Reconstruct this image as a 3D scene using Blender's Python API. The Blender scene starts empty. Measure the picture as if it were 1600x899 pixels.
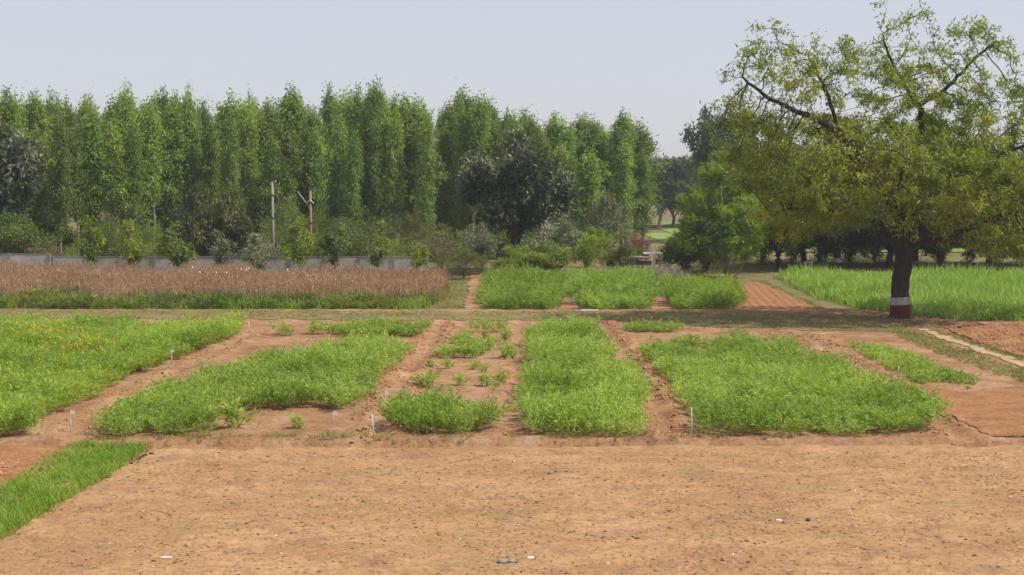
import bpy, math, random
import numpy as np
from mathutils import Vector

# ------------------------------------------------------------------ camera, sky, sun, exposure
sc = bpy.context.scene
CAM_H, FPX, HORIZON = 6.2, 2200.0, 286.0
PITCH = math.atan((449.5 - HORIZON) / FPX)
cam_data = bpy.data.cameras.new('camera')
cam_data.sensor_width = 36.0
cam_data.lens = 36.0 * FPX / 1600.0
cam_data.clip_start, cam_data.clip_end = 0.5, 6000.0
cam = bpy.data.objects.new('camera', cam_data)
cam.location = (0, 0, CAM_H)
cam.rotation_euler = (math.pi / 2 - PITCH, 0, 0)
sc.collection.objects.link(cam)
sc.camera = cam

SUN_EL, SUN_AZ = math.radians(54), math.radians(101)   # azimuth clockwise from +Y (view direction)
world = bpy.data.worlds.new('World')
sc.world = world
world.use_nodes = True
wn = world.node_tree
sky = wn.nodes.new('ShaderNodeTexSky')
sky.sky_type = 'NISHITA'
sky.sun_disc = False
sky.sun_elevation, sky.sun_rotation = SUN_EL, SUN_AZ
sky.altitude = 0.0
sky.air_density, sky.dust_density, sky.ozone_density = 1.0, 1.0, 4.0
wn.nodes['Background'].inputs['Strength'].default_value = 0.15
wmix = wn.nodes.new('ShaderNodeMix'); wmix.data_type = 'RGBA'           # dust-laden air: the whole dome paled evenly
wmix.inputs[0].default_value = .72
wmix.inputs[7].default_value = (4.72, 4.55, 4.9, 1)
wn.links.new(sky.outputs[0], wmix.inputs[6])
wn.links.new(wmix.outputs[2], wn.nodes['Background'].inputs['Color'])

sun_data = bpy.data.lights.new('sun', 'SUN')
sun_data.energy, sun_data.angle, sun_data.color = 5.0, math.radians(0.6), (1.0, 0.95, 0.87)
sun = bpy.data.objects.new('sun', sun_data)
sd = Vector((math.sin(SUN_AZ) * math.cos(SUN_EL), math.cos(SUN_AZ) * math.cos(SUN_EL), math.sin(SUN_EL)))
sun.rotation_euler = sd.to_track_quat('Z', 'Y').to_euler()
sun.location = (40, -20, 60)
sc.collection.objects.link(sun)

sc.view_settings.view_transform = 'Standard'
sc.view_settings.look = 'None'
sc.view_settings.exposure = 0.0
sc.view_settings.gamma = 1.0
sc.view_settings.use_curve_mapping = False
sc.render.engine = 'CYCLES'
sc.cycles.use_denoising = True
sc.cycles.max_bounces = 5
sc.cycles.diffuse_bounces = 3
sc.cycles.transmission_bounces = 4
sc.cycles.volume_bounces = 0

# ------------------------------------------------------------------ helpers
RS = np.random.RandomState(7)
random.seed(7)
ST, CT = math.sin(PITCH), math.cos(PITCH)

def ray(px, py):
    r, u = (px - 800.0) / FPX, (449.5 - py) / FPX
    return np.array([r, CT + u * ST, -ST + u * CT])

def G(px, py, z=0.0):                    # where a sight line meets the height z
    d = ray(px, py)
    return (np.array([0, 0, CAM_H]) + d * ((z - CAM_H) / d[2]))

def at(px, py, D):                       # the point of a sight line at distance D
    d = ray(px, py)
    return np.array([0, 0, CAM_H]) + d * (D / d[1])

PLOT_Z = .15                             # the plots lie this much above the bare field
def poly(pts, dz=0.0):
    return np.array([G(p[0], p[1], (p[2] if len(p) > 2 else 0.0) + dz)[:2] for p in pts])

def inside(P, pl):
    x, y = P[:, 0], P[:, 1]
    c = np.zeros(len(P), bool)
    j = len(pl) - 1
    for i in range(len(pl)):
        xi, yi = pl[i]; xj, yj = pl[j]
        m = ((yi > y) != (yj > y)) & (x < (xj - xi) * (y - yi) / (yj - yi + 1e-12) + xi)
        c ^= m
        j = i
    return c

def edge_dist(P, pl):
    d = np.full(len(P), 1e9)
    for i in range(len(pl)):
        a, b = pl[i], pl[(i + 1) % len(pl)]
        ab = b - a
        t = np.clip(((P - a) @ ab) / (ab @ ab + 1e-12), 0, 1)
        d = np.minimum(d, np.linalg.norm(P - a - t[:, None] * ab, axis=1))
    return d

LAT = np.random.RandomState(3).rand(256, 256)
def vnoise(x, y, s, seed=0):
    x = np.asarray(x) / s + seed * 37.3; y = np.asarray(y) / s + seed * 11.7
    xi, yi = np.floor(x).astype(int), np.floor(y).astype(int)
    fx, fy = x - xi, y - yi
    fx, fy = fx * fx * (3 - 2 * fx), fy * fy * (3 - 2 * fy)
    a, b = LAT[xi & 255, yi & 255], LAT[(xi + 1) & 255, yi & 255]
    c, d = LAT[xi & 255, (yi + 1) & 255], LAT[(xi + 1) & 255, (yi + 1) & 255]
    return (a * (1 - fx) + b * fx) * (1 - fy) + (c * (1 - fx) + d * fx) * fy

def fbm(x, y, s, n=3, seed=0):
    t, a, w = 0, 1.0, 0
    for k in range(n):
        t = t + a * vnoise(x, y, s / 2 ** k, seed + k); w += a; a *= .5
    return t / w

def scatter(pl, spacing, jit=.5, rs=RS):
    lo, hi = pl.min(0), pl.max(0)
    gx, gy = np.arange(lo[0], hi[0], spacing), np.arange(lo[1], hi[1], spacing)
    X, Y = np.meshgrid(gx, gy)
    P = np.stack([X.ravel(), Y.ravel()], 1)
    P = P + (rs.rand(len(P), 2) - .5) * 2 * jit * spacing
    return P[inside(P, pl)]

def mesh_np(name, V, faces, mat=None, tint=None, smooth=False):
    """faces: list of (n,k) int arrays; tint: per-vertex values 0..1"""
    me = bpy.data.meshes.new(name)
    V = np.asarray(V, np.float32)
    faces = [np.asarray(f, np.int32) for f in faces if len(f)]
    nl = sum(f.size for f in faces); nf = sum(len(f) for f in faces)
    me.vertices.add(len(V)); me.vertices.foreach_set('co', V.ravel())
    me.loops.add(nl); me.loops.foreach_set('vertex_index', np.concatenate([f.ravel() for f in faces]))
    tot = np.concatenate([np.full(len(f), f.shape[1], np.int32) for f in faces])
    st = np.concatenate([[0], np.cumsum(tot)[:-1]]).astype(np.int32)
    me.polygons.add(nf); me.polygons.foreach_set('loop_start', st); me.polygons.foreach_set('loop_total', tot)
    me.polygons.foreach_set('use_smooth', np.full(nf, smooth))
    me.update(calc_edges=True)
    if tint is not None:
        a = me.attributes.new('tint', 'FLOAT', 'POINT')
        a.data.foreach_set('value', np.asarray(tint, np.float32))
    if mat: me.materials.append(mat)
    return me

def obj(name, me, parent=None, loc=None):
    o = bpy.data.objects.new(name, me)
    sc.collection.objects.link(o)
    if parent: o.parent = parent
    if loc is not None: o.location = loc
    return o

def tag(o, label=None, cat=None, group=None, kind=None):
    if label: o['label'] = label
    if cat: o['category'] = cat
    if group: o['group'] = group
    if kind: o['kind'] = kind
    return o

def empty(name, loc, rz=0, s=1.0):
    o = bpy.data.objects.new(name, None)
    o.empty_display_size = .3
    sc.collection.objects.link(o)
    o.location = loc; o.rotation_euler = (0, 0, rz)
    o.scale = (s, s, s) if np.isscalar(s) else s
    return o

class MB:
    """collects vertices and faces of one mesh"""
    def __init__(s): s.V = []; s.F = {}; s.n = 0; s.T = []
    def add(s, V, F, t=None):
        V = np.asarray(V, float); s.V.append(V)
        for f in (F if isinstance(F, list) else [F]):
            f = np.asarray(f)
            s.F.setdefault(f.shape[1], []).append(f + s.n)
        s.n += len(V)
        s.T.append(np.full(len(V), .5) if t is None else np.broadcast_to(t, (len(V),)))
    def box(s, c, size, rz=0, taper=1.0):
        x, y, z = np.array(size) / 2.0
        V = np.array([[-x, -y, -z], [x, -y, -z], [x, y, -z], [-x, y, -z], [-x * taper, -y * taper, z], [x * taper, -y * taper, z], [x * taper, y * taper, z], [-x * taper, y * taper, z]])
        c_, s_ = math.cos(rz), math.sin(rz)
        V[:, :2] = V[:, :2] @ np.array([[c_, s_], [-s_, c_]])
        s.add(V + np.array(c), np.array([[0, 3, 2, 1], [4, 5, 6, 7], [0, 1, 5, 4], [1, 2, 6, 5], [2, 3, 7, 6], [3, 0, 4, 7]]))
    def tube(s, P, R, k=6, cap=True):
        P = np.asarray(P, float); n = len(P); R = np.broadcast_to(R, (n,))
        T = np.gradient(P, axis=0); T /= np.linalg.norm(T, axis=1)[:, None] + 1e-9
        ref = np.array([1.0, 0.3, 0]) if abs(T[:, 2]).mean() > .6 else np.array([0, 0.2, 1.0])
        A = np.cross(T, ref); A /= np.linalg.norm(A, axis=1)[:, None] + 1e-9
        B = np.cross(T, A)
        an = np.arange(k) * 2 * math.pi / k
        V = P[:, None] + R[:, None, None] * (np.cos(an)[None, :, None] * A[:, None] + np.sin(an)[None, :, None] * B[:, None])
        i = np.arange(n - 1)[:, None] * k; j = np.arange(k)[None]; j2 = (j + 1) % k
        Fq = np.stack([i + j, i + k + j, i + k + j2, i + j2], -1).reshape(-1, 4)
        s.add(V.reshape(-1, 3), Fq)
        if cap:
            s.F.setdefault(k, []).append(np.array([list(range(k))]) + s.n - n * k)
            s.F.setdefault(k, []).append(np.array([list(range(n * k - 1, (n - 1) * k - 1, -1))]) + s.n - n * k)
    def mesh(s, name, mat, smooth=False, tint=False):
        return mesh_np(name, np.concatenate(s.V), [np.concatenate(f) for f in s.F.values()], mat, np.concatenate(s.T) if tint else None, smooth)

# ------------------------------------------------------------------ materials
def new_mat(name):
    m = bpy.data.materials.new(name); m.use_nodes = True
    nt = m.node_tree
    return m, nt, nt.nodes['Principled BSDF'], nt.nodes['Material Output']

def ramp(nt, src, stops, interp='LINEAR'):
    r = nt.nodes.new('ShaderNodeValToRGB'); r.color_ramp.interpolation = interp
    el = r.color_ramp.elements
    while len(el) < len(stops): el.new(0.5)
    for e, (p, c) in zip(el, stops): e.position = p; e.color = (*c, 1)
    nt.links.new(src, r.inputs[0])
    return r.outputs[0]

def noise(nt, scale, detail=4, rough=.6, vec=None, seed=0.0, stretch=None):
    n = nt.nodes.new('ShaderNodeTexNoise'); n.inputs['Scale'].default_value = scale
    n.inputs['Detail'].default_value = detail; n.inputs['Roughness'].default_value = rough
    g = nt.nodes.new('ShaderNodeNewGeometry')
    mp = nt.nodes.new('ShaderNodeMapping'); mp.inputs['Location'].default_value = (seed, seed * 1.7, 0)
    if stretch: mp.inputs['Scale'].default_value = stretch
    nt.links.new(g.outputs['Position'], mp.inputs[0]); nt.links.new(mp.outputs[0], n.inputs['Vector'])
    return n.outputs[0]

def mixc(nt, fac, a, b, mode='MIX'):
    m = nt.nodes.new('ShaderNodeMix'); m.data_type = 'RGBA'; m.blend_type = mode
    for sock, v in ((0, fac), (6, a), (7, b)):
        if hasattr(v, 'links') or isinstance(v, bpy.types.NodeSocket): nt.links.new(v, m.inputs[sock])
        elif sock == 0: m.inputs[0].default_value = v
        else: m.inputs[sock].default_value = (*v, 1)
    return m.outputs[2]

def foliage(name, ca, cb, cc=None, trans=.35, rough=.55, tr_tint=(1.15, 1.1, .6), vary=.25, spec=.3):
    """leaf material: leaf-to-leaf tint a..b (..c), plant-to-plant variation"""
    m, nt, bs, out = new_mat(name)
    at_ = nt.nodes.new('ShaderNodeAttribute'); at_.attribute_name = 'tint'
    stops = [(0, ca), (1, cb)] if cc is None else [(0, ca), (.62, cb), (1, cc)]
    col = ramp(nt, at_.outputs['Fac'], stops)
    oi = nt.nodes.new('ShaderNodeObjectInfo')
    hs = nt.nodes.new('ShaderNodeHueSaturation')
    mr = nt.nodes.new('ShaderNodeMapRange'); mr.inputs[3].default_value = 1 - vary; mr.inputs[4].default_value = 1 + vary
    nt.links.new(oi.outputs['Random'], mr.inputs[0]); nt.links.new(mr.outputs[0], hs.inputs['Value'])
    mh = nt.nodes.new('ShaderNodeMath'); mh.operation = 'MULTIPLY_ADD'
    fr = nt.nodes.new('ShaderNodeMath'); fr.operation = 'FRACT'
    f2 = nt.nodes.new('ShaderNodeMath'); f2.operation = 'MULTIPLY'; f2.inputs[1].default_value = 7.31
    nt.links.new(oi.outputs['Random'], f2.inputs[0]); nt.links.new(f2.outputs[0], fr.inputs[0])
    nt.links.new(fr.outputs[0], mh.inputs[0]); mh.inputs[1].default_value = vary * .08; mh.inputs[2].default_value = .5 - vary * .05
    nt.links.new(mh.outputs[0], hs.inputs['Hue'])
    nt.links.new(col, hs.inputs['Color'])
    col = hs.outputs[0]
    nt.links.new(col, bs.inputs['Base Color']); bs.inputs['Roughness'].default_value = rough
    bs.inputs['Specular IOR Level'].default_value = spec
    tl = nt.nodes.new('ShaderNodeBsdfTranslucent')
    nt.links.new(mixc(nt, 1.0, col, tr_tint, 'MULTIPLY'), tl.inputs[0])
    mx = nt.nodes.new('ShaderNodeMixShader'); mx.inputs[0].default_value = trans
    nt.links.new(bs.outputs[0], mx.inputs[1]); nt.links.new(tl.outputs[0], mx.inputs[2])
    nt.links.new(mx.outputs[0], out.inputs[0])
    return m

def soil(name, stops, patch=None, scale=.9, fine=16, bump=.5, stretch=None, grit=.35):
    m, nt, bs, out = new_mat(name)
    big = noise(nt, scale, 5, .62, stretch=stretch)
    col = ramp(nt, big, stops)
    if patch:                                             # (colour, scale, threshold, strength)
        for k, (c, s_, th, st) in enumerate(patch):
            f = noise(nt, s_, 5, .68, seed=9.1 + 5.3 * k, stretch=stretch)
            fm = nt.nodes.new('ShaderNodeMapRange'); fm.inputs[1].default_value = th; fm.inputs[2].default_value = th + .12
            fm.inputs[4].default_value = st
            nt.links.new(f, fm.inputs[0]); col = mixc(nt, fm.outputs[0], col, c)
    fn = noise(nt, fine, 4, .7, seed=3.3)
    g = ramp(nt, fn, [(.28, (1 - grit,) * 3), (.55, (1, 1, 1)), (.8, (1 + grit * .4,) * 3)])
    col = mixc(nt, 1.0, col, g, 'MULTIPLY')
    nt.links.new(col, bs.inputs['Base Color'])
    bs.inputs['Roughness'].default_value = .95; bs.inputs['Specular IOR Level'].default_value = .1
    b = nt.nodes.new('ShaderNodeBump'); b.inputs['Strength'].default_value = bump; b.inputs['Distance'].default_value = .03
    nt.links.new(noise(nt, fine * 1.3, 5, .7, seed=1.9), b.inputs['Height']); nt.links.new(b.outputs[0], bs.inputs['Normal'])
    return m

def plain(name, c1, c2, scale=3, rough=.85, bump=.2, stretch=None):
    m, nt, bs, out = new_mat(name)
    f = noise(nt, scale, 5, .65, stretch=stretch)
    nt.links.new(ramp(nt, f, [(.3, c1), (.7, c2)]), bs.inputs['Base Color'])
    bs.inputs['Roughness'].default_value = rough; bs.inputs['Specular IOR Level'].default_value = .2
    b = nt.nodes.new('ShaderNodeBump'); b.inputs['Strength'].default_value = bump; b.inputs['Distance'].default_value = .02
    nt.links.new(noise(nt, scale * 6, 4, .6, seed=2.2, stretch=stretch), b.inputs['Height']); nt.links.new(b.outputs[0], bs.inputs['Normal'])
    return m

M_ground = soil('dry_grass_ground', [(.3, (0.136, 0.112, 0.048)), (.5, (0.192, 0.160, 0.068)), (.7, (0.240, 0.184, 0.088))], [((0.112, 0.136, 0.036), .5, .52, .7)], scale=.25)
M_bare = soil('sandy_field_soil', [(.30, (.31, .172, .083)), (.5, (.385, .224, .108)), (.68, (.44, .270, .134))],
              [((.275, .145, .083), 1.5, .50, .6), ((.255, .178, .082), .8, .53, .6), ((.475, .30, .152), 1.0, .56, .6), ((.25, .135, .078), 4.2, .56, .65), ((.28, .20, .097), 3.6, .57, .65)], scale=.55, fine=9, stretch=(.6, 1, 1), grit=.36)
M_plot = soil('red_plot_soil', [(.30, (.235, .122, .060)), (.5, (.315, .173, .086)), (.68, (.40, .245, .138))],
              [((.42, .275, .165), .55, .53, .65), ((.21, .106, .052), .9, .56, .7), ((.33, .20, .11), 3.0, .55, .6)], scale=.7, fine=8, grit=.45, bump=1.0)
M_plough = soil('ploughed_soil', [(.3, (0.248, 0.116, 0.052)), (.5, (0.312, 0.152, 0.070)), (.7, (0.360, 0.192, 0.092))], None, scale=1.2, fine=9, grit=.45, bump=.9)
M_track = soil('track_soil', [(.3, (0.176, 0.132, 0.060)), (.5, (0.232, 0.172, 0.080)), (.7, (0.288, 0.200, 0.104))], [((0.136, 0.152, 0.044), .8, .53, .7)], scale=.6)
M_path = soil('footpath_soil', [(.3, (0.352, 0.248, 0.144)), (.5, (0.416, 0.296, 0.176)), (.7, (0.464, 0.344, 0.224))], None, scale=1.0)
M_farfield = soil('far_field_grass', [(.3, (.17, .24, .055)), (.6, (.22, .30, .075)), (.75, (.28, .33, .11))], None, scale=.06, fine=2, bump=.1)
M_clod = soil('soil_clods', [(.3, (.29, .14, .065)), (.5, (.40, .205, .098)), (.7, (.48, .27, .14))], None, scale=2.5, fine=18)

M_crop = foliage('crop_leaf', (0.175, 0.275, 0.045), (0.34, 0.47, 0.095), (0.5, 0.61, 0.17), spec=.12, trans=.46, vary=.07)
M_crop_y = foliage('flowering_crop_leaf', (0.18, 0.28, 0.04), (0.35, 0.49, 0.085), (0.5, 0.62, 0.13), spec=.12, trans=.46, vary=.02)
M_crop_b = foliage('feathery_crop_leaf', (0.165, 0.265, 0.042), (0.315, 0.45, 0.08), (0.46, 0.58, 0.14), spec=.12, trans=.46, vary=.06)
M_yellow = foliage('yellow_flower', (0.42, 0.42, 0.05), (0.58, 0.48, 0.04), (0.66, 0.52, 0.05), trans=.3, vary=.02)
M_fodder = foliage('fodder_blade', (0.19, 0.32, 0.05), (0.34, 0.5, 0.09), (0.54, 0.62, 0.2), trans=.42, vary=.02)
M_grass = foliage('green_grass_blade', (0.14, 0.26, 0.025), (0.26, 0.42, 0.045), (0.48, 0.48, 0.14), trans=.38, vary=.05)
M_verge = foliage('verge_grass_blade', (0.16, 0.19, 0.04), (0.27, 0.28, 0.08), (0.42, 0.34, 0.16), trans=.3, vary=.05)
M_dry = foliage('dry_grass_blade', (.24, .17, .08), (.36, .27, .13), (.46, .36, .20), trans=.25, vary=.05)
M_rgrass = foliage('tall_grass_leaf', (0.12, 0.17, 0.03), (0.28, 0.28, 0.06), (0.5, 0.37, 0.13), trans=.35, vary=.02)
M_plume = foliage('red_grass_plume', (0.29, 0.16, 0.1), (0.44, 0.275, 0.175), (0.6, 0.47, 0.31), trans=.3, vary=.02, rough=.8)
M_litter = foliage('dry_leaf_litter', (0.31, 0.165, 0.1), (0.4, 0.235, 0.135), (0.5, 0.33, 0.2), trans=.1, vary=.02, rough=.8)
M_weed = foliage('small_weed_leaf', (0.26, 0.21, 0.085), (0.36, 0.28, 0.12), (0.46, 0.35, 0.18), trans=.25, vary=.05)

M_euc = foliage('eucalyptus_leaf', (0.095, 0.165, 0.032), (0.26, 0.385, 0.065), (0.5, 0.56, 0.15), trans=.40, vary=.28)
M_neem = foliage('neem_leaf', (0.1, 0.155, 0.014), (0.25, 0.315, 0.028), (0.48, 0.46, 0.055), trans=.42, vary=.0)
M_mid = foliage('broad_leaf', (0.09, 0.165, 0.014), (0.22, 0.33, 0.026), (0.4, 0.45, 0.055), trans=.40, vary=.0)
M_dark = foliage('dull_dark_leaf', (0.035, 0.055, 0.02), (0.095, 0.12, 0.05), (0.38, 0.38, 0.25), trans=.2, vary=.05)  # palest tint paints lit highlights onto random leaves
M_grove = foliage('grove_leaf', (0.06, 0.105, 0.02), (0.15, 0.2, 0.035), (0.28, 0.31, 0.06), trans=.33, vary=.2)
M_farleaf = foliage('far_tree_leaf', (0.05, 0.085, 0.03), (0.1, 0.14, 0.05), (0.15, 0.19, 0.07), trans=.3, vary=.25)
M_bush = foliage('bush_leaf', (0.07, 0.125, 0.02), (0.18, 0.25, 0.035), (0.34, 0.37, 0.07), trans=.33, vary=.2)
M_dome = foliage('dense_olive_leaf', (.035, .05, .014), (.10, .12, .03), (.34, .36, .12), trans=.22, vary=.05)  # shaded interior and lit rim put into the dark and pale leaf tints
M_bushy = foliage('yellow_green_leaf', (0.11, 0.19, 0.018), (0.25, 0.33, 0.03), (0.42, 0.44, 0.06), trans=.4, vary=.12)
M_bushbr = foliage('brownish_scrub_leaf', (0.11, 0.12, 0.035), (0.2, 0.18, 0.065), (0.32, 0.24, 0.11), trans=.25, vary=.2)
M_bushgr = foliage('grey_green_leaf', (0.12, 0.155, 0.065), (0.22, 0.25, 0.13), (0.42, 0.42, 0.29), trans=.3, vary=.15)
M_bushred = foliage('red_leaf', (0.15, 0.13, 0.05), (0.27, 0.13, 0.08), (0.38, 0.19, 0.12), trans=.3, vary=.05)

M_bark_dark = plain('dark_bark', (.030, .022, .018), (.085, .062, .048), 5, .95, .9, (1, 1, .35))
M_bark_pale = plain('pale_bark', (0.221, 0.187, 0.145), (0.357, 0.315, 0.255), 2.5, .85, .3, (1, 1, .3))
M_bark_mid = plain('grey_bark', (.13, .10, .08), (.26, .21, .17), 4, .9, .5, (1, 1, .4))
M_white_paint = plain('white_limewash', (.30, .29, .29), (.50, .49, .49), 6, .9, .5)
M_red_paint = plain('red_oxide_paint', (.085, .022, .017), (.16, .042, .028), 5, .9, .5)
M_concrete = plain('weathered_concrete', (.29, .265, .235), (.58, .54, .48), .9, .9, .3)
M_concrete_d = plain('dark_concrete', (.20, .185, .165), (.33, .31, .28), 1.6, .9, .3)
M_cement_pale = plain('pale_cement', (.42, .38, .36), (.66, .60, .57), 4, .85, .2)
M_metal_white = plain('white_painted_metal', (.55, .56, .55), (.75, .76, .74), 5, .5, .05)
M_stake = plain('grey_stake', (.42, .41, .37), (.62, .60, .55), 6, .6, .1)
M_tagw = plain('white_tag', (.72, .72, .70), (.82, .82, .80), 8, .6, .05)
M_wood = plain('weathered_wood', (0.204, 0.145, 0.093), (0.315, 0.238, 0.153), 4, .85, .3, (1, 1, .2))
M_polec = plain('cement_pole', (0.221, 0.204, 0.178), (0.340, 0.315, 0.281), 4, .85, .2)
M_iron = plain('dark_iron', (.04, .037, .035), (.09, .08, .075), 8, .7, .2)
M_greystone = plain('grey_rubble', (.20, .17, .14), (.38, .33, .28), 9, .9, .5)
M_scrub = plain('dry_twig', (.19, .16, .13), (.33, .28, .24), 5, .9, .2)
M_darkstone = plain('dark_green_stone', (.05, .065, .055), (.11, .13, .11), 9, .8, .4)

# ------------------------------------------------------------------ the land
def zone_lines(pts): return poly(pts, PLOT_Z)
PATHS = [zone_lines([(105, 683), (200, 622), (290, 578), (400, 517)]), zone_lines([(588, 690), (620, 610), (665, 550), (690, 505)]),
         zone_lines([(795, 685), (805, 600), (812, 505)]), zone_lines([(1050, 685), (1005, 600), (965, 540), (940, 505)]),
         zone_lines([(1510, 690), (1430, 635), (1370, 590), (1290, 545), (1250, 525)])]
def line_dist(P, ln):
    d = np.full(len(P), 1e9)
    for a, b in zip(ln[:-1], ln[1:]):
        ab = b - a; t = np.clip(((P - a) @ ab) / (ab @ ab), 0, 1)
        d = np.minimum(d, np.linalg.norm(P - a - t[:, None] * ab, axis=1))
    return d

Y_STEP = G(800, 688, PLOT_Z)[1]; Y_FIELD = G(800, 703)[1]
def height(P):
    """relief of the plots: a bank above the front furrow, rough banks along the paths"""
    x, y = P[:, 0], P[:, 1]
    wob = (fbm(x, y * 0, 1.6, 3, 4) - .5) * .22
    s = np.clip((y + wob - (Y_STEP - .12)) / .18, 0, 1); s = s * s * (3 - 2 * s)
    z = s * .17 + (fbm(x, y, 1.3, 3, 1) - .5) * .07 + (fbm(x, y, .4, 2, 8) - .5) * .07
    fur = np.exp(-((y + wob * .5 - (Y_STEP - .38)) / .25) ** 2); z -= .08 * fur
    for k, ln in enumerate(PATHS):
        d = line_dist(P, ln); lump = fbm(x, y, .55, 2, 20 + k)
        amp = .30 if k in (1, 3, 4) else .18
        side = np.exp(-((d - .42) / .26) ** 2) * (lump - .22)
        z += s * (amp * np.maximum(side, -.03) - .035 * np.exp(-(d / .25) ** 2))
    return z

def field_height(P):
    x, y = P[:, 0], P[:, 1]
    return .012 + (fbm(x, y, .8, 3, 31) - .5) * .06 + (fbm(x, y, .26, 2, 33) - .5) * .055 + .016 * np.sin((y + .5 * fbm(x, y, 2.5, 2, 35)) * 2 * math.pi / .62) * fbm(x, y, 1.8, 2, 36)

def sheet(name, pl, step, hf, mat, ragged=.25, kind='structure', rs=RS, stepy=None):
    stepy = stepy or step
    lo, hi = pl.min(0) - .3, pl.max(0) + .3
    gx = np.arange(math.floor(lo[0] / step) * step, hi[0], step); gy = np.arange(math.floor(lo[1] / stepy) * stepy, hi[1], stepy)
    X, Y = np.meshgrid(gx, gy); P = np.stack([X.ravel(), Y.ravel()], 1)
    Q = P + ragged * 2 * np.stack([fbm(P[:, 0], P[:, 1], .9, 3, 50) - .5, fbm(P[:, 0], P[:, 1], .9, 3, 60) - .5], 1)
    ins = inside(Q, pl)
    nx, ny = len(gx), len(gy)
    i = (np.arange(ny - 1)[:, None] * nx + np.arange(nx - 1)[None]).ravel()
    Fq = np.stack([i, i + 1, i + nx + 1, i + nx], 1)
    Fq = Fq[ins[Fq].sum(1) >= 3]
    used = np.unique(Fq); remap = -np.ones(len(P), int); remap[used] = np.arange(len(used))
    V = np.column_stack([P[used], hf(P[used])])
    o = obj(name, mesh_np(name, V, [remap[Fq]], mat, smooth=True))
    return tag(o, kind=kind)

# base ground to the horizon
g = MB(); xs = np.array([-3000, -400, -120, -60, -30, 0, 30, 60, 120, 400, 3000.]); ys = np.array([-200, 10, 40, 70, 100, 140, 220, 500, 1500, 5000.])
X, Y = np.meshgrid(xs, ys); i = (np.arange(len(ys) - 1)[:, None] * len(xs) + np.arange(len(xs) - 1)[None]).ravel()
g.add(np.column_stack([X.ravel(), Y.ravel(), np.full(X.size, -.12)]), np.stack([i, i + 1, i + len(xs) + 1, i + len(xs)], 1))
tag(obj('ground', g.mesh('ground', M_ground)), kind='structure')

def back_height(P):
    x, y = P[:, 0], P[:, 1]
    return (fbm(x, y, 2.2, 3, 12) - .5) * .06

plot_pl = np.array([[-16, Y_FIELD - .25], [16, Y_FIELD - .25], [31, 67.2], [-31, 67.2]])
sheet('plot_soil', plot_pl, .135, height, M_plot, ragged=.0)
back_pl = np.array([[-44, 67.0], [44, 67.0], [44, 104], [-44, 104]])
sheet('back_land', back_pl, .5, lambda P: back_height(P) - .0 * P[:, 0], M_ground, ragged=0)

field_pl = np.array([list(G(-60, 882)[:2]), list(G(0, 846)[:2]), list(G(120, 775)[:2]), list(G(180, 738)[:2]), list(G(238, 706)[:2]), list(G(800, 702)[:2]), list(G(1700, 701)[:2]), list(G(1800, 960)[:2]), list(G(-200, 960)[:2])])
sheet('bare_field', field_pl, .062, lambda P: field_height(P) + .06 * np.clip((P[:, 1] - (Y_FIELD - .5)) / .5, 0, 1), M_bare, ragged=.22)
# soil to the left of the field and under the grass strip
left_pl = np.array([list(G(-260, 960)[:2]), list(G(-260, 684)[:2]), [-14, Y_FIELD + .4], list(G(235, 699)[:2]), list(G(120, 800)[:2]), list(G(-60, 960)[:2])])
sheet('field_corner_soil', left_pl, .1, lambda P: -.015 + (fbm(P[:, 0], P[:, 1], .7, 3, 41) - .5) * .09 + .07 * np.clip((P[:, 1] - (Y_FIELD - 1.2)) / 1., 0, 1) * np.clip((-9.2 - P[:, 0]) / .8, 0, 1) - .03 * np.clip((P[:, 0] + 9.4) / .8, 0, 1), M_plough, ragged=.1)

track_pl = poly([(-200, 499), (400, 500), (690, 502), (1000, 504), (1120, 512), (1400, 520), (1440, 506), (1400, 497), (1150, 488), (690, 488), (400, 485), (-200, 485)], PLOT_Z)
sheet('farm_track', track_pl, .135, lambda P: height(P) + .02, M_track, ragged=.35)
till_pl = poly([(1130, 446), (1190, 442), (1296, 490), (1245, 495), (1140, 487)])
def furrows(P):
    d = P @ np.array([math.cos(-.10), math.sin(-.10)])
    return .05 + .028 * np.sin(d * 2 * math.pi / .45 + 2 * fbm(P[:, 0], P[:, 1], 3., 2, 72)) + (fbm(P[:, 0], P[:, 1], .5, 3, 70) - .5) * .07
sheet('ploughed_strip', till_pl, .1, furrows, M_plough, ragged=.15)
plough2_pl = poly([(1470, 514), (1540, 508), (1700, 508), (1700, 585), (1600, 562), (1520, 535)], PLOT_Z)
sheet('ploughed_corner', plough2_pl, .135, lambda P: height(P) + .04 + (fbm(P[:, 0], P[:, 1], .6, 3, 71) - .45) * .16, M_plough, ragged=.3)
plough3_pl = poly([(1400, 615), (1560, 612), (1700, 600), (1700, 690), (1560, 684), (1480, 655)], PLOT_Z)
sheet('fallow_plot', plough3_pl, .135, lambda P: height(P) + .018 + .012 * np.sin(P[:, 1] * 2 * math.pi / .7), M_plough, ragged=.3)
foot_pl = poly([(1425, 514), (1445, 514), (1520, 539), (1600, 567), (1700, 603), (1700, 613), (1600, 576), (1520, 549), (1470, 532)], PLOT_Z)
sheet('footpath', foot_pl, .135, lambda P: height(P) + .025, M_path, ragged=.25)
lane_pl = poly([(722, 489), (752, 489), (756, 450), (752, 425), (735, 425), (730, 455)])
sheet('dirt_lane', lane_pl, .11, lambda P: back_height(P) + .045, M_plot, ragged=.2)
for n, pl in (('gap_soil', [(868, 492), (905, 492), (900, 462), (880, 462)]), ('gap_soil', [(1015, 491), (1050, 491), (1042, 465), (1020, 465)]), ('gap_soil', [(742, 494), (1165, 494), (1165, 484), (742, 484)])):
    sheet(n, poly(pl), .11, lambda P: back_height(P) + .03 + .02 * vnoise(P[:, 0], P[:, 1], .4), M_plot, ragged=.2)
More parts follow.
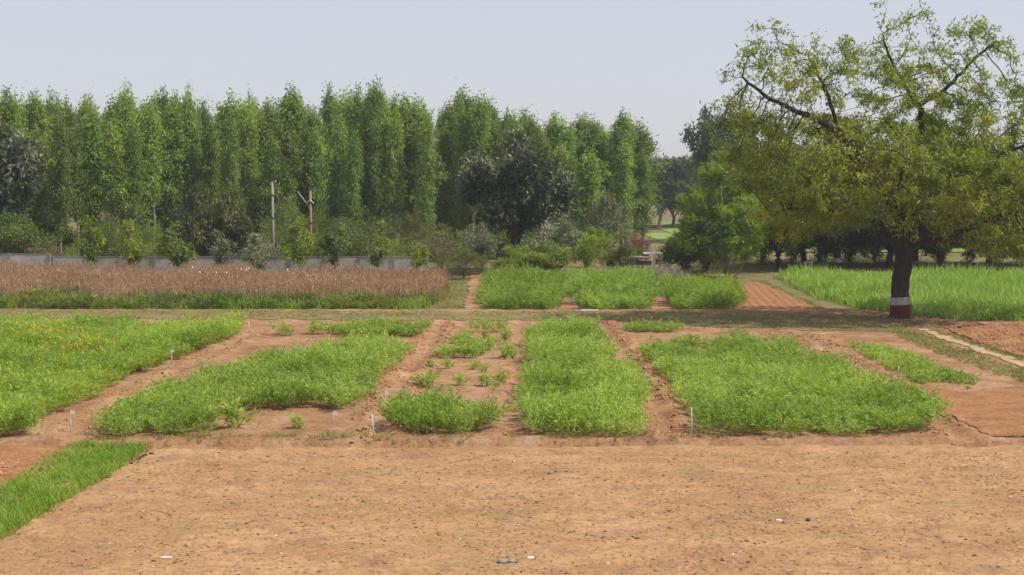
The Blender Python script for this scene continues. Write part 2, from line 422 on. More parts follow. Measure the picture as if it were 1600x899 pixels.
far_pl = np.array([[12.2, 128], [80, 128], [120, 232], [21, 232.]])
sheet('far_field', far_pl, 4, lambda P: -.05 + 0 * P[:, 0], M_farfield, ragged=0)

# ------------------------------------------------------------------ leaves and crop plants
def unit(v): return v / (np.linalg.norm(v, axis=-1, keepdims=True) + 1e-9)

def leaf_quads(P, A, L, W, rs, fold=.12, upn=.9):
    """one folded rhombus per leaf: base P, axis A, length L, width W"""
    n = len(P)
    side = unit(np.cross(A, rs.normal(size=(n, 3)) + np.array([0, 0, upn])))
    nrm = np.cross(A, side)
    mid = P + A * (L * .45)[:, None] + nrm * (L * fold)[:, None]
    V = np.stack([P, mid + side * (W / 2)[:, None], P + A * L[:, None], mid - side * (W / 2)[:, None]], 1).reshape(-1, 3)
    F = np.arange(4 * n).reshape(n, 4)
    return V, F

def leaf_tris(P, A, L, W, rs, upn=.9):
    side = unit(np.cross(A, rs.normal(size=(len(P), 3)) + np.array([0, 0, upn])))
    V = np.stack([P - side * (W * .62)[:, None], P + side * (W * .62)[:, None], P + A * L[:, None] * 1.1], 1).reshape(-1, 3)
    return V, np.arange(3 * len(P)).reshape(-1, 3)

def crop_template(rs, n=48, rad=.36, h=.55, L=(.06, .118), W=(.022, .038), feather=False):
    """a bushy field plant: leaves on ascending stems spread through a dome"""
    ns = 13
    az = rs.rand(ns) * 6.283; tilt = rs.rand(ns) ** .7
    P, A = [], []
    for k in range(n):
        s = rs.randint(ns); t = .18 + .82 * rs.rand() ** .6
        out = np.array([math.cos(az[s]), math.sin(az[s]), 0])
        p = out * rad * tilt[s] * t ** 1.1 + np.array([0, 0, h * t * (1 - .28 * tilt[s] ** 2) * (.85 + .15 * math.cos(s))])
        p += rs.normal(size=3) * np.array([.045, .045, .025])
        p[2] = max(p[2], .02)
        P.append(p); A.append(unit(out * (.5 + .6 * tilt[s]) + rs.normal(size=3) * .55 + np.array([0, 0, .9 if feather else .55])))
    P, A = np.array(P), np.array(A)
    V, F = leaf_tris(P, A, rs.uniform(*L, n), rs.uniform(*W, n), rs)
    return V, F

def blade_template(rs, n, h, spread, w, bend=.5, segs=2):
    """a tuft of arching blades"""
    Vs, Fs, c = [], [], 0
    for k in range(n):
        a = rs.rand() * 6.283; d = np.array([math.cos(a), math.sin(a), 0]); sd_ = np.array([-d[1], d[0], 0])
        a2 = rs.rand() * 6.283; sd_ = np.array([math.cos(a2), math.sin(a2), 0]) * .7 + sd_ * .3; sd_ /= np.linalg.norm(sd_)
        b = np.array([rs.normal(), rs.normal(), 0]) * spread * .4
        hh = h * rs.uniform(.6, 1.1); lean = spread * rs.uniform(.3, 1.2); ww = w * rs.uniform(.7, 1.2)
        pts = []
        for j in range(segs + 1):
            t = j / segs
            p = b + d * lean * t ** (1 + bend) + np.array([0, 0, hh * (t - bend * .35 * t ** 3)])
            pts.append((p, ww * (1 - t) ** .6 + .002))
        for j, (p, q) in enumerate(pts):
            Vs += [p - sd_ * q / 2, p + sd_ * q / 2]
        for j in range(segs):
            o = c + 2 * j; Fs.append([o, o + 1, o + 3, o + 2])
        c += 2 * (segs + 1)
    return np.array(Vs), np.array(Fs)

def spread_mesh(templates, P, z, S, SZ, rs, tintbase=None, tvar=.35, leafv=4):
    """copies of templates at points -> V, F, tint (real geometry, one mesh)"""
    Vs, Fs, Ts, c = [], [], [], 0
    pick = rs.randint(len(templates), size=len(P)); rot = rs.rand(len(P)) * 6.283
    tb = rs.rand(len(P)) if tintbase is None else tintbase
    for k, (TV, TF) in enumerate(templates):
        ids = np.where(pick == k)[0]
        if not len(ids): continue
        cr, sr = np.cos(rot[ids])[:, None], np.sin(rot[ids])[:, None]
        x = (TV[:, 0] * cr - TV[:, 1] * sr) * S[ids][:, None] + P[ids, 0][:, None]
        y = (TV[:, 0] * sr + TV[:, 1] * cr) * S[ids][:, None] + P[ids, 1][:, None]
        zz = TV[None, :, 2] * SZ[ids][:, None] + z[ids][:, None]
        V = np.stack([x, y, zz], -1).reshape(-1, 3)
        F = (TF[None] + (np.arange(len(ids)) * len(TV))[:, None, None]).reshape(-1, TF.shape[1]) + c
        nl = len(TV) // leafv
        t = np.clip(tb[ids][:, None] * .55 + .22 + tvar * (rs.rand(len(ids), nl) - .5) * 1.6, 0, 1)
        Vs.append(V); Fs.append(F); Ts.append(np.repeat(t, leafv, axis=1).ravel()); c += len(V)
    return np.concatenate(Vs), np.concatenate(Fs), np.concatenate(Ts)

rs = np.random.RandomState(21)
T_crop = [crop_template(rs, 200, .42, .66) for k in range(6)]
T_low = [crop_template(rs, 75, .30, .28, (.06, .11), (.025, .04)) for k in range(4)]
T_feather = [crop_template(rs, 170, .55, 1.0, (.12, .22), (.03, .046), True) for k in range(6)]

def crop_plot(name, pts, label, spacing, T, mat, hgt=1.0, base=height, edge=.24, gaps=.0, seed=1, group=None, cat='crop plot'):
    pl = poly(pts, PLOT_Z if base is height else 0.0); rs = np.random.RandomState(seed)
    P = scatter(pl, spacing, .55, rs)
    n1 = fbm(P[:, 0], P[:, 1], 1.5, 3, seed)
    ed = edge_dist(P, pl)
    keep = (n1 > gaps) & (ed > edge * (.4 + 1.1 * rs.rand(len(P))))
    P, n1 = P[keep], n1[keep]
    S = rs.uniform(.72, 1.25, len(P)); SZ = hgt * (.30 + 1.25 * n1) * rs.uniform(.68, 1.25, len(P))
    tb = np.clip(.5 + (fbm(P[:, 0], P[:, 1], 2.6, 3, seed + 5) - .5) * 1.6 + rs.normal(size=len(P)) * .16, 0, 1)
    V, F, t = spread_mesh(T, P, base(P) - .01, S, SZ, rs, tb, leafv=3)
    o = obj(name, mesh_np(name, V, [F], mat, t))
    return tag(o, label, cat, group, 'stuff'), P, SZ

GRP = 'green crop plots'
o, P1, SZ1 = crop_plot('crop_plot', [(-60, 694), (64, 686), (80, 654), (150, 626), (240, 582), (287, 565), (362, 535), (393, 517), (388, 503, .4), (200, 499, .4), (-90, 499, .4)],
          'leafy crop plot with scattered yellow flowers at the left edge', .345, T_crop, M_crop_y, 1.0, gaps=.3, seed=2, group=GRP)
crop_plot('crop_plot', [(146, 686), (328, 686), (345, 655), (405, 645), (480, 644), (540, 648), (565, 632), (585, 620), (620, 585), (640, 560), (648, 527, .5), (540, 522, .5), (490, 545, .3), (445, 556, .4), (395, 553, .5), (250, 595, .5), (150, 652, .2)],
          'large irregular green crop plot right of the yellow flowering one', .345, T_crop, M_crop, 1.02, gaps=.335, seed=3, group=GRP)
crop_plot('crop_strip', [(430, 527), (520, 521), (545, 529), (655, 527), (670, 521), (668, 503, .4), (545, 500, .4), (520, 509, .4), (435, 512, .3)],
          'green crop strip behind the large irregular plot, beside the farm track', .32, T_crop, M_crop, .9, edge=.03, seed=4, group=GRP)
crop_plot('crop_block', [(598, 674), (640, 687), (710, 687), (790, 680), (793, 650, .3), (770, 627, .5), (655, 620, .5), (604, 636, .4)],
          'small isolated crop block in front of the sparse seedlings', .32, T_crop, M_crop, 1.15, seed=5, group=GRP)
crop_plot('crop_strip', [(698, 520), (805, 520), (803, 505, .35), (702, 505, .35)],
          'thin green crop strip behind the sparse seedlings', .32, T_crop, M_crop, .8, edge=.03, seed=6, group=GRP)
crop_plot('crop_plot', [(808, 686), (1022, 686), (1015, 640), (1003, 612), (975, 585), (945, 566, .5), (822, 566, .5), (814, 610)],
          'middle crop plot, nearer half, between two bare soil paths', .345, T_crop, M_crop, 1.0, gaps=.33, seed=7, group=GRP)
crop_plot('crop_plot', [(817, 586), (970, 584), (962, 562), (930, 512), (925, 507, .4), (826, 507, .4)],
          'middle crop plot, farther half, reaching back to the farm track', .345, T_crop, M_crop, 1.0, gaps=.3, seed=8, group=GRP)
crop_plot('crop_plot', [(1082, 686), (1280, 687), (1488, 680), (1470, 655), (1395, 622), (1318, 580), (1232, 535, .3), (1120, 528, .45), (1000, 530, .45), (993, 548, .1), (1017, 580), (1040, 607), (1068, 643)],
          'widest dense crop plot, right of the rough soil ridge', .345, T_crop, M_crop, .92, gaps=.32, seed=9, group=GRP)
crop_plot('crop_strip', [(966, 521), (1060, 521), (1056, 505, .3), (975, 506, .3)],
          'short crop strip behind the widest plot at the edge of the tree shade', .32, T_crop, M_crop, .75, edge=.03, seed=10, group=GRP)
crop_plot('crop_plot', [(1318, 545), (1388, 587), (1425, 602), (1548, 604), (1500, 581, .2), (1425, 548, .25), (1330, 533, .3)],
          'low thin crop plot right of the widest plot, near the footpath', .28, T_low, M_crop, 1.15, gaps=.2, seed=11, group=GRP)
FG = 'tall feathery plots beyond the farm track'
crop_plot('feathery_plot', [(752, 490), (872, 490), (884, 470), (880, 420, .9), (765, 420, .9), (750, 442, .8)], 'tall feathery crop plot beside the dirt lane', .46, T_feather, M_crop_b, 1.0, back_height, seed=12, group=FG)
crop_plot('feathery_plot', [(900, 486), (910, 489), (1018, 488), (1028, 470), (1020, 420, .9), (885, 418, .9), (884, 440, .8)], 'tall feathery crop plot directly behind the concrete outlet', .46, T_feather, M_crop_b, 1.0, back_height, seed=13, group=FG)
crop_plot('feathery_plot', [(1044, 488), (1158, 487), (1164, 452, .6), (1112, 434, .8), (1030, 420, .9)], 'tall feathery crop plot beside the ploughed strip', .46, T_feather, M_crop_b, .95, back_height, seed=14, group=FG)

# yellow flowers on the left plot
rs = np.random.RandomState(31)
fp = []
for cx, cy, r, n in ((95, 532, 36, 300), (35, 528, 40, 160), (125, 550, 26, 170), (60, 575, 60, 60), (190, 516, 60, 60), (20, 595, 40, 30), (240, 512, 40, 30)):
    for k in range(n): fp.append(G(cx + rs.normal() * r, cy + rs.normal() * r * .17, .5))
fp = np.array(fp); fp = fp[inside(fp[:, :2], poly([(-60, 694), (64, 686), (393, 517), (388, 503, .4), (-90, 499, .4)], PLOT_Z))]
d2 = ((fp[:, None, :2] - P1[None]) ** 2).sum(-1).argmin(1)
FV, FF, FT, c = [], [], [], 0
base = np.column_stack([P1[d2] + rs.normal(size=(len(d2), 2)) * .12, height(P1[d2]) + .62 * SZ1[d2] + rs.uniform(-.04, .06, len(d2))])
P = np.repeat(base, 4, 0) + rs.normal(size=(len(base) * 4, 3)) * .015
V, F = leaf_quads(P, unit(rs.normal(size=P.shape) + [0, 0, .6]), rs.uniform(.045, .08, len(P)), rs.uniform(.035, .055, len(P)), rs)
tag(obj('yellow_flowers', mesh_np('yellow_flowers', V, [F], M_yellow, np.repeat(rs.rand(len(P)), 4))), 'yellow flowers dotted over the leftmost crop plot', 'flowers', None, 'stuff')

# sparse single plants: each a thing of its own
plant_me = []
rs = np.random.RandomState(33)
for k in range(4):
    V, F = crop_template(rs, 150, .34, .52, (.08, .16), (.03, .05)); SV, SF = blade_template(rs, 14, .46, .26, .02, .3); SF = SF + len(V); V = np.concatenate([V, SV]); plant_me.append(mesh_np('seedling', V, [F, SF], M_crop, np.clip(rs.normal(size=len(V)) * .12 + .55, 0, 1)))
def plant(px, py, s, label, group=None, name='seedling', k=0, sz=None):
    p = G(px, py, PLOT_Z); z = height(p[None, :2])[0] - .02
    o = obj(name, plant_me[k % 4], None, (p[0], p[1], z)); o.scale = (s, s, sz or s * .78); o.rotation_euler = (0, 0, k * 1.7)
    return tag(o, label, 'plant', group)
plant(368, 670, 1.75, 'single dark bush standing apart at the front of the irregular plot', None, 'lone_bush', 1)
plant(465, 669, .85, 'single small plant on bare soil before the irregular plot', None, 'lone_plant', 2)
plant(1338, 609, .4, 'tiny plant on the bare soil near the low thin plot, left one', None, 'lone_plant', 3)
seeds = [(668, 607, 1.05, 'largest seedling clump of the sparse plot, beside the soil path'), (720, 603, .72, 'upright seedling in the middle of the front seedling row'),
         (758, 604, .8, 'round seedling at the right of the front seedling row'), (782, 600, .75, 'rightmost seedling of the front row, by the narrow path'),
         (778, 610, .4, 'tiny seedling in front of the rightmost seedling pair'), (700, 578, .68, 'seedling behind the gap left of the front row'),
         (673, 577, .5, 'faint seedling beside the broken soil ridge'), (740, 578, .6, 'left seedling of the pair in the middle of the sparse plot'),
         (757, 582, .55, 'right seedling of the pair in the middle of the sparse plot')]
for k, (x, y, s, l) in enumerate(seeds): plant(x, y, s * 1.25, l, 'seedlings of the sparse plot', 'seedling', k)
rs = np.random.RandomState(35)
bk = [(690, 562), (697, 556), (706, 560), (722, 560), (728, 552), (734, 545), (720, 545), (712, 551), (738, 560), (746, 552), (752, 556), (760, 548), (742, 540), (730, 535), (788, 562), (795, 556), (770, 540), (716, 538), (800, 560), (758, 530), (790, 535)]
bk.sort()
ON = ['leftmost', 'second', 'third', 'fourth', 'fifth', 'sixth', 'seventh', 'eighth', 'ninth', 'tenth', 'eleventh', 'twelfth', 'thirteenth', 'fourteenth', 'fifteenth', 'sixteenth', 'seventeenth', 'eighteenth', 'nineteenth', 'twentieth', 'rightmost']
for k, (x, y) in enumerate(bk):
    plant(x, y, rs.uniform(.75, 1.25), '%s from the left among the loose seedlings at the back of the sparse plot' % ON[k], 'loose seedlings at the back of the sparse plot', 'seedling', k)
for k, (x, y, l) in enumerate(((1443, 596, 'left'), (1513, 603, 'right'))):
    plant(x, y + 6, .42, 'small stray plant on bare soil in front of the low thin plot, %s one' % l, None, 'stray_plant', k)

# ------------------------------------------------------------------ grasses
rs = np.random.RandomState(41)
pl = poly([(-110, 484), (655, 485), (668, 478), (690, 455, .7), (697, 417, 1.15), (-110, 412, 1.15)])
P = scatter(pl, .38, .6, rs)
hn = .8 + .45 * fbm(P[:, 0], P[:, 1], 2.2, 3, 5)
T_g = [blade_template(rs, 9, .85, .42, .035, .6) for k in range(5)]
V, F, t = spread_mesh(T_g, P, back_height(P) - .02, rs.uniform(.8, 1.3, len(P)), hn * rs.uniform(.75, 1.1, len(P)), rs, fbm(P[:, 0], P[:, 1], 1.8, 3, 9), leafv=6)
tg = tag(obj('tall_grass_leaves', mesh_np('tall_grass_leaves', V, [F], M_rgrass, t)), 'green and straw leaves at the foot of the reddish tall grass', 'tall grass', None, 'stuff')
# plumes: thin stalk plus a loose feathery head of several slivers
def plume_template(rs, n=7):
    Vs, Fs, c = [], [], 0
    for k in range(n):
        a = rs.rand() * 6.283; d = np.array([math.cos(a), math.sin(a), 0]); l = rs.uniform(.05, .34); h = rs.uniform(.92, 1.28)
        b = rs.normal(size=3) * np.array([.1, .1, 0])
        sd_ = np.array([math.cos(a + 1.2), math.sin(a + 1.2), 0])
        p0, p1 = b + [0, 0, .3], b + d * l * .6 + [0, 0, h * .66]
        for pa, pb, w in ((p0, p1, .010), ):
            Vs += [pa - sd_ * w / 2, pa + sd_ * w / 2, pb + sd_ * w / 2, pb - sd_ * w / 2]; Fs.append([c, c + 1, c + 2, c + 3]); c += 4
        for j in range(4):
            q0 = p1 + d * rs.normal() * .02 + np.array([0, 0, .07 * j]); ax = unit(d * .5 + rs.normal(size=3) * .28 + np.array([0, 0, .9])); L = rs.uniform(.13, .24); w = rs.uniform(.016, .03)
            s2 = unit(np.cross(ax, rs.normal(size=3)))
            Vs += [q0, q0 + ax * L * .5 + s2 * w / 2, q0 + ax * L, q0 + ax * L * .5 - s2 * w / 2]; Fs.append([c, c + 1, c + 2, c + 3]); c += 4
    return np.array(Vs), np.array(Fs)
T_p = [plume_template(rs) for k in range(5)]
pl2 = poly([(-110, 474), (640, 476), (668, 470), (690, 450, .7), (697, 417, 1.15), (-110, 412, 1.15)])
P = scatter(pl, .37, .6, rs); yf = np.interp(P[:, 0], [-40, 40], [G(-110, 484)[1], G(-110, 484)[1]])
P = P[(P[:, 1] - yf) > 7.5 * fbm(P[:, 0], P[:, 1] * .3, 2.4, 3, 19) ** 1.6 * rs.uniform(.3, 1.4, len(P))]; hn = .55 + .85 * fbm(P[:, 0], P[:, 1], 2.2, 3, 5)
V, F, t = spread_mesh(T_p, P, back_height(P) - .02, rs.uniform(.8, 1.3, len(P)), hn * rs.uniform(.72, 1.22, len(P)), rs, fbm(P[:, 0], P[:, 1], 3.0, 3, 13))
tag(obj('tall_grass_plumes', mesh_np('tall_grass_plumes', V, [F], M_plume, t)), 'reddish brown flowering heads of the tall grass before the wall', 'tall grass', None, 'stuff')

crop_plot('weed_clumps', [(-110, 486), (300, 488), (655, 487), (672, 478), (640, 468), (300, 466), (-110, 464)], 'dull green weed clumps along the front of the reddish grass', .5, T_feather, M_bush, .62, back_height, gaps=.52, seed=143, cat='weeds', edge=.05)

def grass_patch(name, pts, label, spacing, h, w, mat, base, n=6, seed=1, spread=.12, gaps=0.0, cat='grass', noise_s=1.2):
    rs = np.random.RandomState(seed); pl = poly(pts, PLOT_Z if base is height or name == 'track_grass' else 0.0); P = scatter(pl, spacing, .7, rs)
    P = P[edge_dist(P, pl) > .45 * rs.rand(len(P)) ** 2]
    nz = fbm(P[:, 0], P[:, 1], noise_s, 3, seed); P, nz = P[nz > gaps], nz[nz > gaps]
    T = [blade_template(rs, n, h, spread, w, .6) for k in range(5)]
    V, F, t = spread_mesh(T, P, base(P) - .01, rs.uniform(.8, 1.3, len(P)), (.35 + 1.2 * nz) * rs.uniform(.6, 1.25, len(P)), rs, fbm(P[:, 0], P[:, 1], noise_s * 1.5, 3, seed + 3), leafv=6)
    o = obj(name, mesh_np(name, V, [F], mat, t)); tag(o, label, cat, None, 'stuff'); return o

grass_patch('green_grass_margin', [(-110, 484), (300, 487), (660, 486), (672, 478), (640, 474), (300, 474), (-110, 470)], 'low green weeds edging the reddish grass along the farm track', .30, .62, .05, M_grass, back_height, 8, 43, .40, gaps=.56, noise_s=1.5)
grass_patch('grass_strip', [(-60, 886), (0, 848), (60, 812), (120, 778), (180, 742), (232, 706), (230, 690), (200, 686), (120, 692), (60, 726), (0, 764), (-60, 800)], 'bright green grass strip beside the bare field', .085, .26, .016, M_grass,
            lambda P: np.maximum(-.015 + (fbm(P[:, 0], P[:, 1], .7, 3, 41) - .5) * .09, field_height(P) - .03), 6, 44, .16, gaps=.24, noise_s=.5)
grass_patch('dry_tufts', [(0, 848), (60, 812), (120, 778), (180, 742), (200, 700), (120, 700), (60, 735), (0, 770)], 'straw coloured dry tufts in the bright grass strip', .22, .16, .016, M_dry, field_height, 6, 144, .14, gaps=.55, noise_s=.6)
grass_patch('fodder_crop', [(1206, 431), (1272, 464), (1337, 483), (1392, 495), (1424, 501), (1521, 508), (1720, 507), (1720, 416, .9), (1210, 421, .6)], 'bright green fodder crop behind the big tree trunk', .30, 1.0, .075, M_fodder, back_height, 9, 45, .45, cat='fodder crop', noise_s=2.5)
grass_patch('track_grass', [(-200, 499), (400, 500), (690, 502), (1000, 504), (1120, 512), (1400, 519), (1440, 506), (1400, 497), (1150, 488), (690, 488), (400, 485), (-200, 485)], 'short dull grass growing on the farm track', .24, .10, .022, M_verge, lambda P: height(P) + .02, 6, 46, .12, gaps=.33)
grass_patch('verge_grass', [(1168, 437), (1195, 440), (1300, 486), (1400, 503), (1360, 508), (1290, 492), (1190, 445)], 'grass verge between the ploughed strip and the fodder crop', .16, .16, .02, M_verge, lambda P: back_height(P) + .0, 6, 47, .12)
grass_patch('path_grass', [(1395, 506), (1450, 513), (1560, 545), (1720, 592), (1720, 612), (1600, 570), (1520, 543), (1450, 518)], 'grass along the far side of the pale footpath', .13, .15, .022, M_verge, height, 6, 48, .12, gaps=.1)
grass_patch('path_grass', [(1380, 512), (1420, 514), (1470, 533), (1520, 550), (1600, 577), (1720, 620), (1720, 636), (1560, 588), (1480, 560), (1400, 528)], 'grass along the near side of the pale footpath', .13, .15, .022, M_verge, height, 6, 49, .12, gaps=.15)
grass_patch('furrow_grass', [(230, 700), (1600, 698), (1720, 700), (1720, 692), (1200, 693), (240, 690)], 'sparse weeds growing in the furrow before the plots', .13, .12, .016, M_verge, lambda P: height(P) + .02, 6, 50, .1, gaps=.49, noise_s=1.6)
grass_patch('lane_grass', [(676, 490), (722, 490), (732, 455), (735, 427), (700, 425), (692, 455)], 'short grass between the reddish grass and the dirt lane', .22, .14, .022, M_verge, back_height, 6, 51, .14, gaps=.3)
grass_patch('lane_grass', [(735, 485), (746, 485), (748, 460), (742, 460)], 'green grass tuft line in the middle of the dirt lane', .18, .22, .022, M_grass, back_height, 6, 52, .14, gaps=.2)
grass_patch('meadow_grass', [(1060, 432), (1210, 424), (1360, 418), (1720, 417), (1720, 409), (1060, 412)], 'dry short grass under the trees behind the fodder crop', .30, .18, .03, M_verge, back_height, 6, 53, .2, gaps=.3)
grass_patch('straw_stubble', [(235, 703), (1700, 701), (1790, 950), (-190, 950), (0, 848), (120, 776)], 'faded weeds and straw scattered over the bare field', .20, .035, .013, M_weed, lambda P: field_height(P), 5, 54, .11, gaps=.5, noise_s=.7)

# litter and clods: real pieces, too many to count
def litter(name, pts, n, label, mat, base, L, W, seed, flat=.35, clump=.8):
    rs = np.random.RandomState(seed); pl = poly(pts); lo, hi = pl.min(0), pl.max(0)
    P = lo + rs.rand(n, 2) * (hi - lo); P = P[inside(P, pl)]
    nz = fbm(P[:, 0], P[:, 1], clump, 3, seed); P = P[rs.rand(len(P)) < np.clip((nz - .3) * 3, .08, 1)]
    A = unit(np.column_stack([rs.normal(size=(len(P), 2)), rs.normal(size=len(P)) * flat]))
    Q = np.column_stack([P, base(P) + .006])
    V, F = leaf_quads(Q, A, rs.uniform(*L, len(P)), rs.uniform(*W, len(P)), rs, .06, 2.5)
    o = obj(name, mesh_np(name, V, [F], mat, np.repeat(rs.rand(len(P)), 4))); return tag(o, label, 'litter', None, 'stuff')
litter('leaf_litter', [(235, 703), (1700, 701), (1790, 950), (-190, 950), (0, 848), (120, 776)] , 12000, 'reddish dry leaves littering the bare field', M_litter, field_height, (.05, .13), (.03, .07), 61, .10)
litter('straw_litter', [(235, 703), (1700, 701), (1790, 950), (-190, 950), (0, 848), (120, 776)], 12000, 'pale straw bits lying on the bare field', M_dry, field_height, (.06, .16), (.008, .018), 62)
litter('fallen_leaves', [(950, 524), (1500, 524), (1480, 490), (1000, 490)], 9000, 'yellowish fallen leaves under the big tree', M_dry, lambda P: height(P) + .03, (.06, .12), (.03, .06), 63)

ICO_V = np.array([[0, 0, 1], [.9, 0, .3], [.28, .85, .3], [-.72, .53, .3], [-.72, -.53, .3], [.28, -.85, .3], [.72, .53, -.4], [-.28, .85, -.4], [-.9, 0, -.4], [-.28, -.85, -.4], [.72, -.53, -.4]])
ICO_F = np.array([[0, 1, 2], [0, 2, 3], [0, 3, 4], [0, 4, 5], [0, 5, 1], [1, 6, 2], [2, 6, 7], [2, 7, 3], [3, 7, 8], [3, 8, 4], [4, 8, 9], [4, 9, 5], [5, 9, 10], [5, 10, 1], [1, 10, 6]])
def clods(name, P, z, S, label, mat, seed):
    rs = np.random.RandomState(seed)
    T = [(ICO_V * rs.uniform(.7, 1.25, (len(ICO_V), 1)) * np.array([1, 1, .7]), ICO_F) for k in range(6)]
    Vs, Fs, c = [], [], 0; pick = rs.randint(6, size=len(P))
    for k, (TV, TF) in enumerate(T):
        ids = np.where(pick == k)[0]; a = rs.rand(len(ids)) * 6.283; cr, sr = np.cos(a)[:, None], np.sin(a)[:, None]
        x = (TV[:, 0] * cr - TV[:, 1] * sr) * S[ids][:, None] + P[ids, 0][:, None]; y = (TV[:, 0] * sr + TV[:, 1] * cr) * S[ids][:, None] + P[ids, 1][:, None]
        zz = TV[None, :, 2] * S[ids][:, None] + z[ids][:, None]
        Vs.append(np.stack([x, y, zz], -1).reshape(-1, 3)); Fs.append((TF[None] + (np.arange(len(ids)) * len(TV))[:, None, None]).reshape(-1, 3) + c); c += len(ids) * len(TV)
    o = obj(name, mesh_np(name, np.concatenate(Vs), [np.concatenate(Fs)], mat)); return tag(o, label, 'soil clods', None, 'stuff')
rs = np.random.RandomState(71)
CP = []
for k, ln in enumerate(PATHS):
    L = np.linalg.norm(np.diff(ln, axis=0), axis=1); cum = np.concatenate([[0], np.cumsum(L)])
    n = {0: 500, 1: 1300, 2: 300, 3: 1500, 4: 1100}[k]
    t = rs.rand(n) * cum[-1]; Q = np.column_stack([np.interp(t, cum, ln[:, 0]), np.interp(t, cum, ln[:, 1])])
    off = rs.normal(size=n) * .2 + np.where(rs.rand(n) < (.5 if k != 3 else .15), -.42, .42)
    dirv = unit(ln[-1] - ln[0]); Q = Q + off[:, None] * np.array([dirv[1], -dirv[0]])
    CP.append(Q[fbm(Q[:, 0], Q[:, 1], .9, 3, 77) > .42])
CP = np.concatenate(CP); S = rs.uniform(.02, .075, len(CP)) * (.4 + .8 * rs.rand(len(CP)))
clods('ridge_clods', CP, height(CP) + S * .25, S, 'crumbled red soil clods along the plot ridges', M_clod, 72)
pl = field_pl; lo, hi = pl.min(0), pl.max(0); Q = lo + rs.rand(5000, 2) * (hi - lo); Q = Q[inside(Q, pl)]
S = rs.uniform(.008, .028, len(Q)); clods('field_clods', Q, field_height(Q) + S * .2, S, 'small soil crumbs lying all over the bare field', M_bare, 73)
Q = np.concatenate([scatter(poly([(-100, 752), (0, 745), (110, 690), (-100, 692)]), .16, .8, rs), scatter(plough2_pl, .22, .8, rs)])
S = rs.uniform(.02, .07, len(Q)); clods('plough_clods', Q, np.where(Q[:, 0] < 0, -.02, height(Q) + .05) + S * .3, S, 'turned earth clods on the ploughed corners', M_clod, 74)

# ------------------------------------------------------------------ trees
def grow(paths, attr, step, kill, infl, rs, up=0.0, maxit=70, jitter=.12):
    """space colonisation from hand-laid limbs towards points of the crown"""
    pos, par = [], []
    for p in paths:
        p = np.asarray(p, float)
        prev = -1
        if pos:
            d = np.linalg.norm(np.array(pos) - p[0], axis=1); prev = int(d.argmin())
        else:
            pos.append(p[0]); par.append(-1); prev = 0
        for a, b in zip(p[:-1], p[1:]):
            n = max(1, int(round(np.linalg.norm(b - a) / step)))
            for k in range(1, n + 1):
                q = a + (b - a) * k / n + (rs.normal(size=3) * jitter * step if k < n else 0)
                pos.append(q); par.append(prev); prev = len(pos) - 1
    A = np.asarray(attr); nd = np.full(len(A), 1e9); ni = np.zeros(len(A), int)
    new = list(range(len(pos)))
    for it in range(maxit):
        if not new or not len(A): break
        N = np.array([pos[i] for i in new])
        D = np.linalg.norm(A[:, None] - N[None], axis=2); m = D.argmin(1); dm = D[np.arange(len(A)), m]
        up_ = dm < nd; nd[up_] = dm[up_]; ni[up_] = np.array(new)[m[up_]]
        alive = nd > kill; A, nd, ni = A[alive], nd[alive], ni[alive]
        act = nd < infl
        new = []
        if not act.any(): break
        for node in np.unique(ni[act]):
            d = unit(A[act & (ni == node)] - pos[node]).mean(0) + rs.normal(size=3) * jitter + np.array([0, 0, up])
            q = pos[node] + unit(d) * step
            pos.append(q); par.append(int(node)); new.append(len(pos) - 1)
    return np.array(pos), np.array(par)

def branch_mesh(pos, par, R, tip, name, mat, zcut=None):
    n = len(pos); leafc = np.zeros(n); haschild = np.zeros(n, bool)
    for i in range(1, n): haschild[par[i]] = True
    leafc[~haschild] = 1
    order = list(range(n - 1, 0, -1))
    for i in order: leafc[par[i]] += leafc[i]          # parents always come before children
    e = max(1.6, math.log(max(leafc[0], 2)) / math.log(R / tip))
    rad = tip * leafc ** (1 / e)
    kids = [[] for _ in range(n)]
    for i in range(1, n): kids[par[i]].append(i)
    mb = MB(); stack = [0]
    starts = [(0, None)]
    while starts:
        i, frm = starts.pop()
        ch = [i] if frm is None else [frm, i]
        while kids[ch[-1]]:
            ks = sorted(kids[ch[-1]], key=lambda q: -leafc[q])
            for q in ks[1:]: starts.append((q, ch[-1]))
            ch.append(ks[0])
        if len(ch) < 2: continue
        r = rad[ch].copy()
        if frm is not None: r[0] = min(r[0], r[1] * 1.25)
        P = pos[ch]
        mb.tube(P, r, 10 if r.max() > .12 else (5 if r.max() > .03 else 3), cap=r.max() > .03)
    return mb.mesh(name, mat, smooth=True), rad, haschild

def lobes_points(lobes, n, rs, shell=.0):
    w = np.array([l[3] * l[4] * l[5] * (l[6] if len(l) > 6 else 1) for l in lobes]); w = w / w.sum()
    out = []
    for l, k in zip(lobes, rs.multinomial(n, w)):
        d = unit(rs.normal(size=(k, 3))); r = (shell + (1 - shell) * rs.rand(k)) ** (1 / 2.4)
        out.append(np.array(l[:3]) + d * r[:, None] * np.array(l[3:6]))
    return np.concatenate(out)

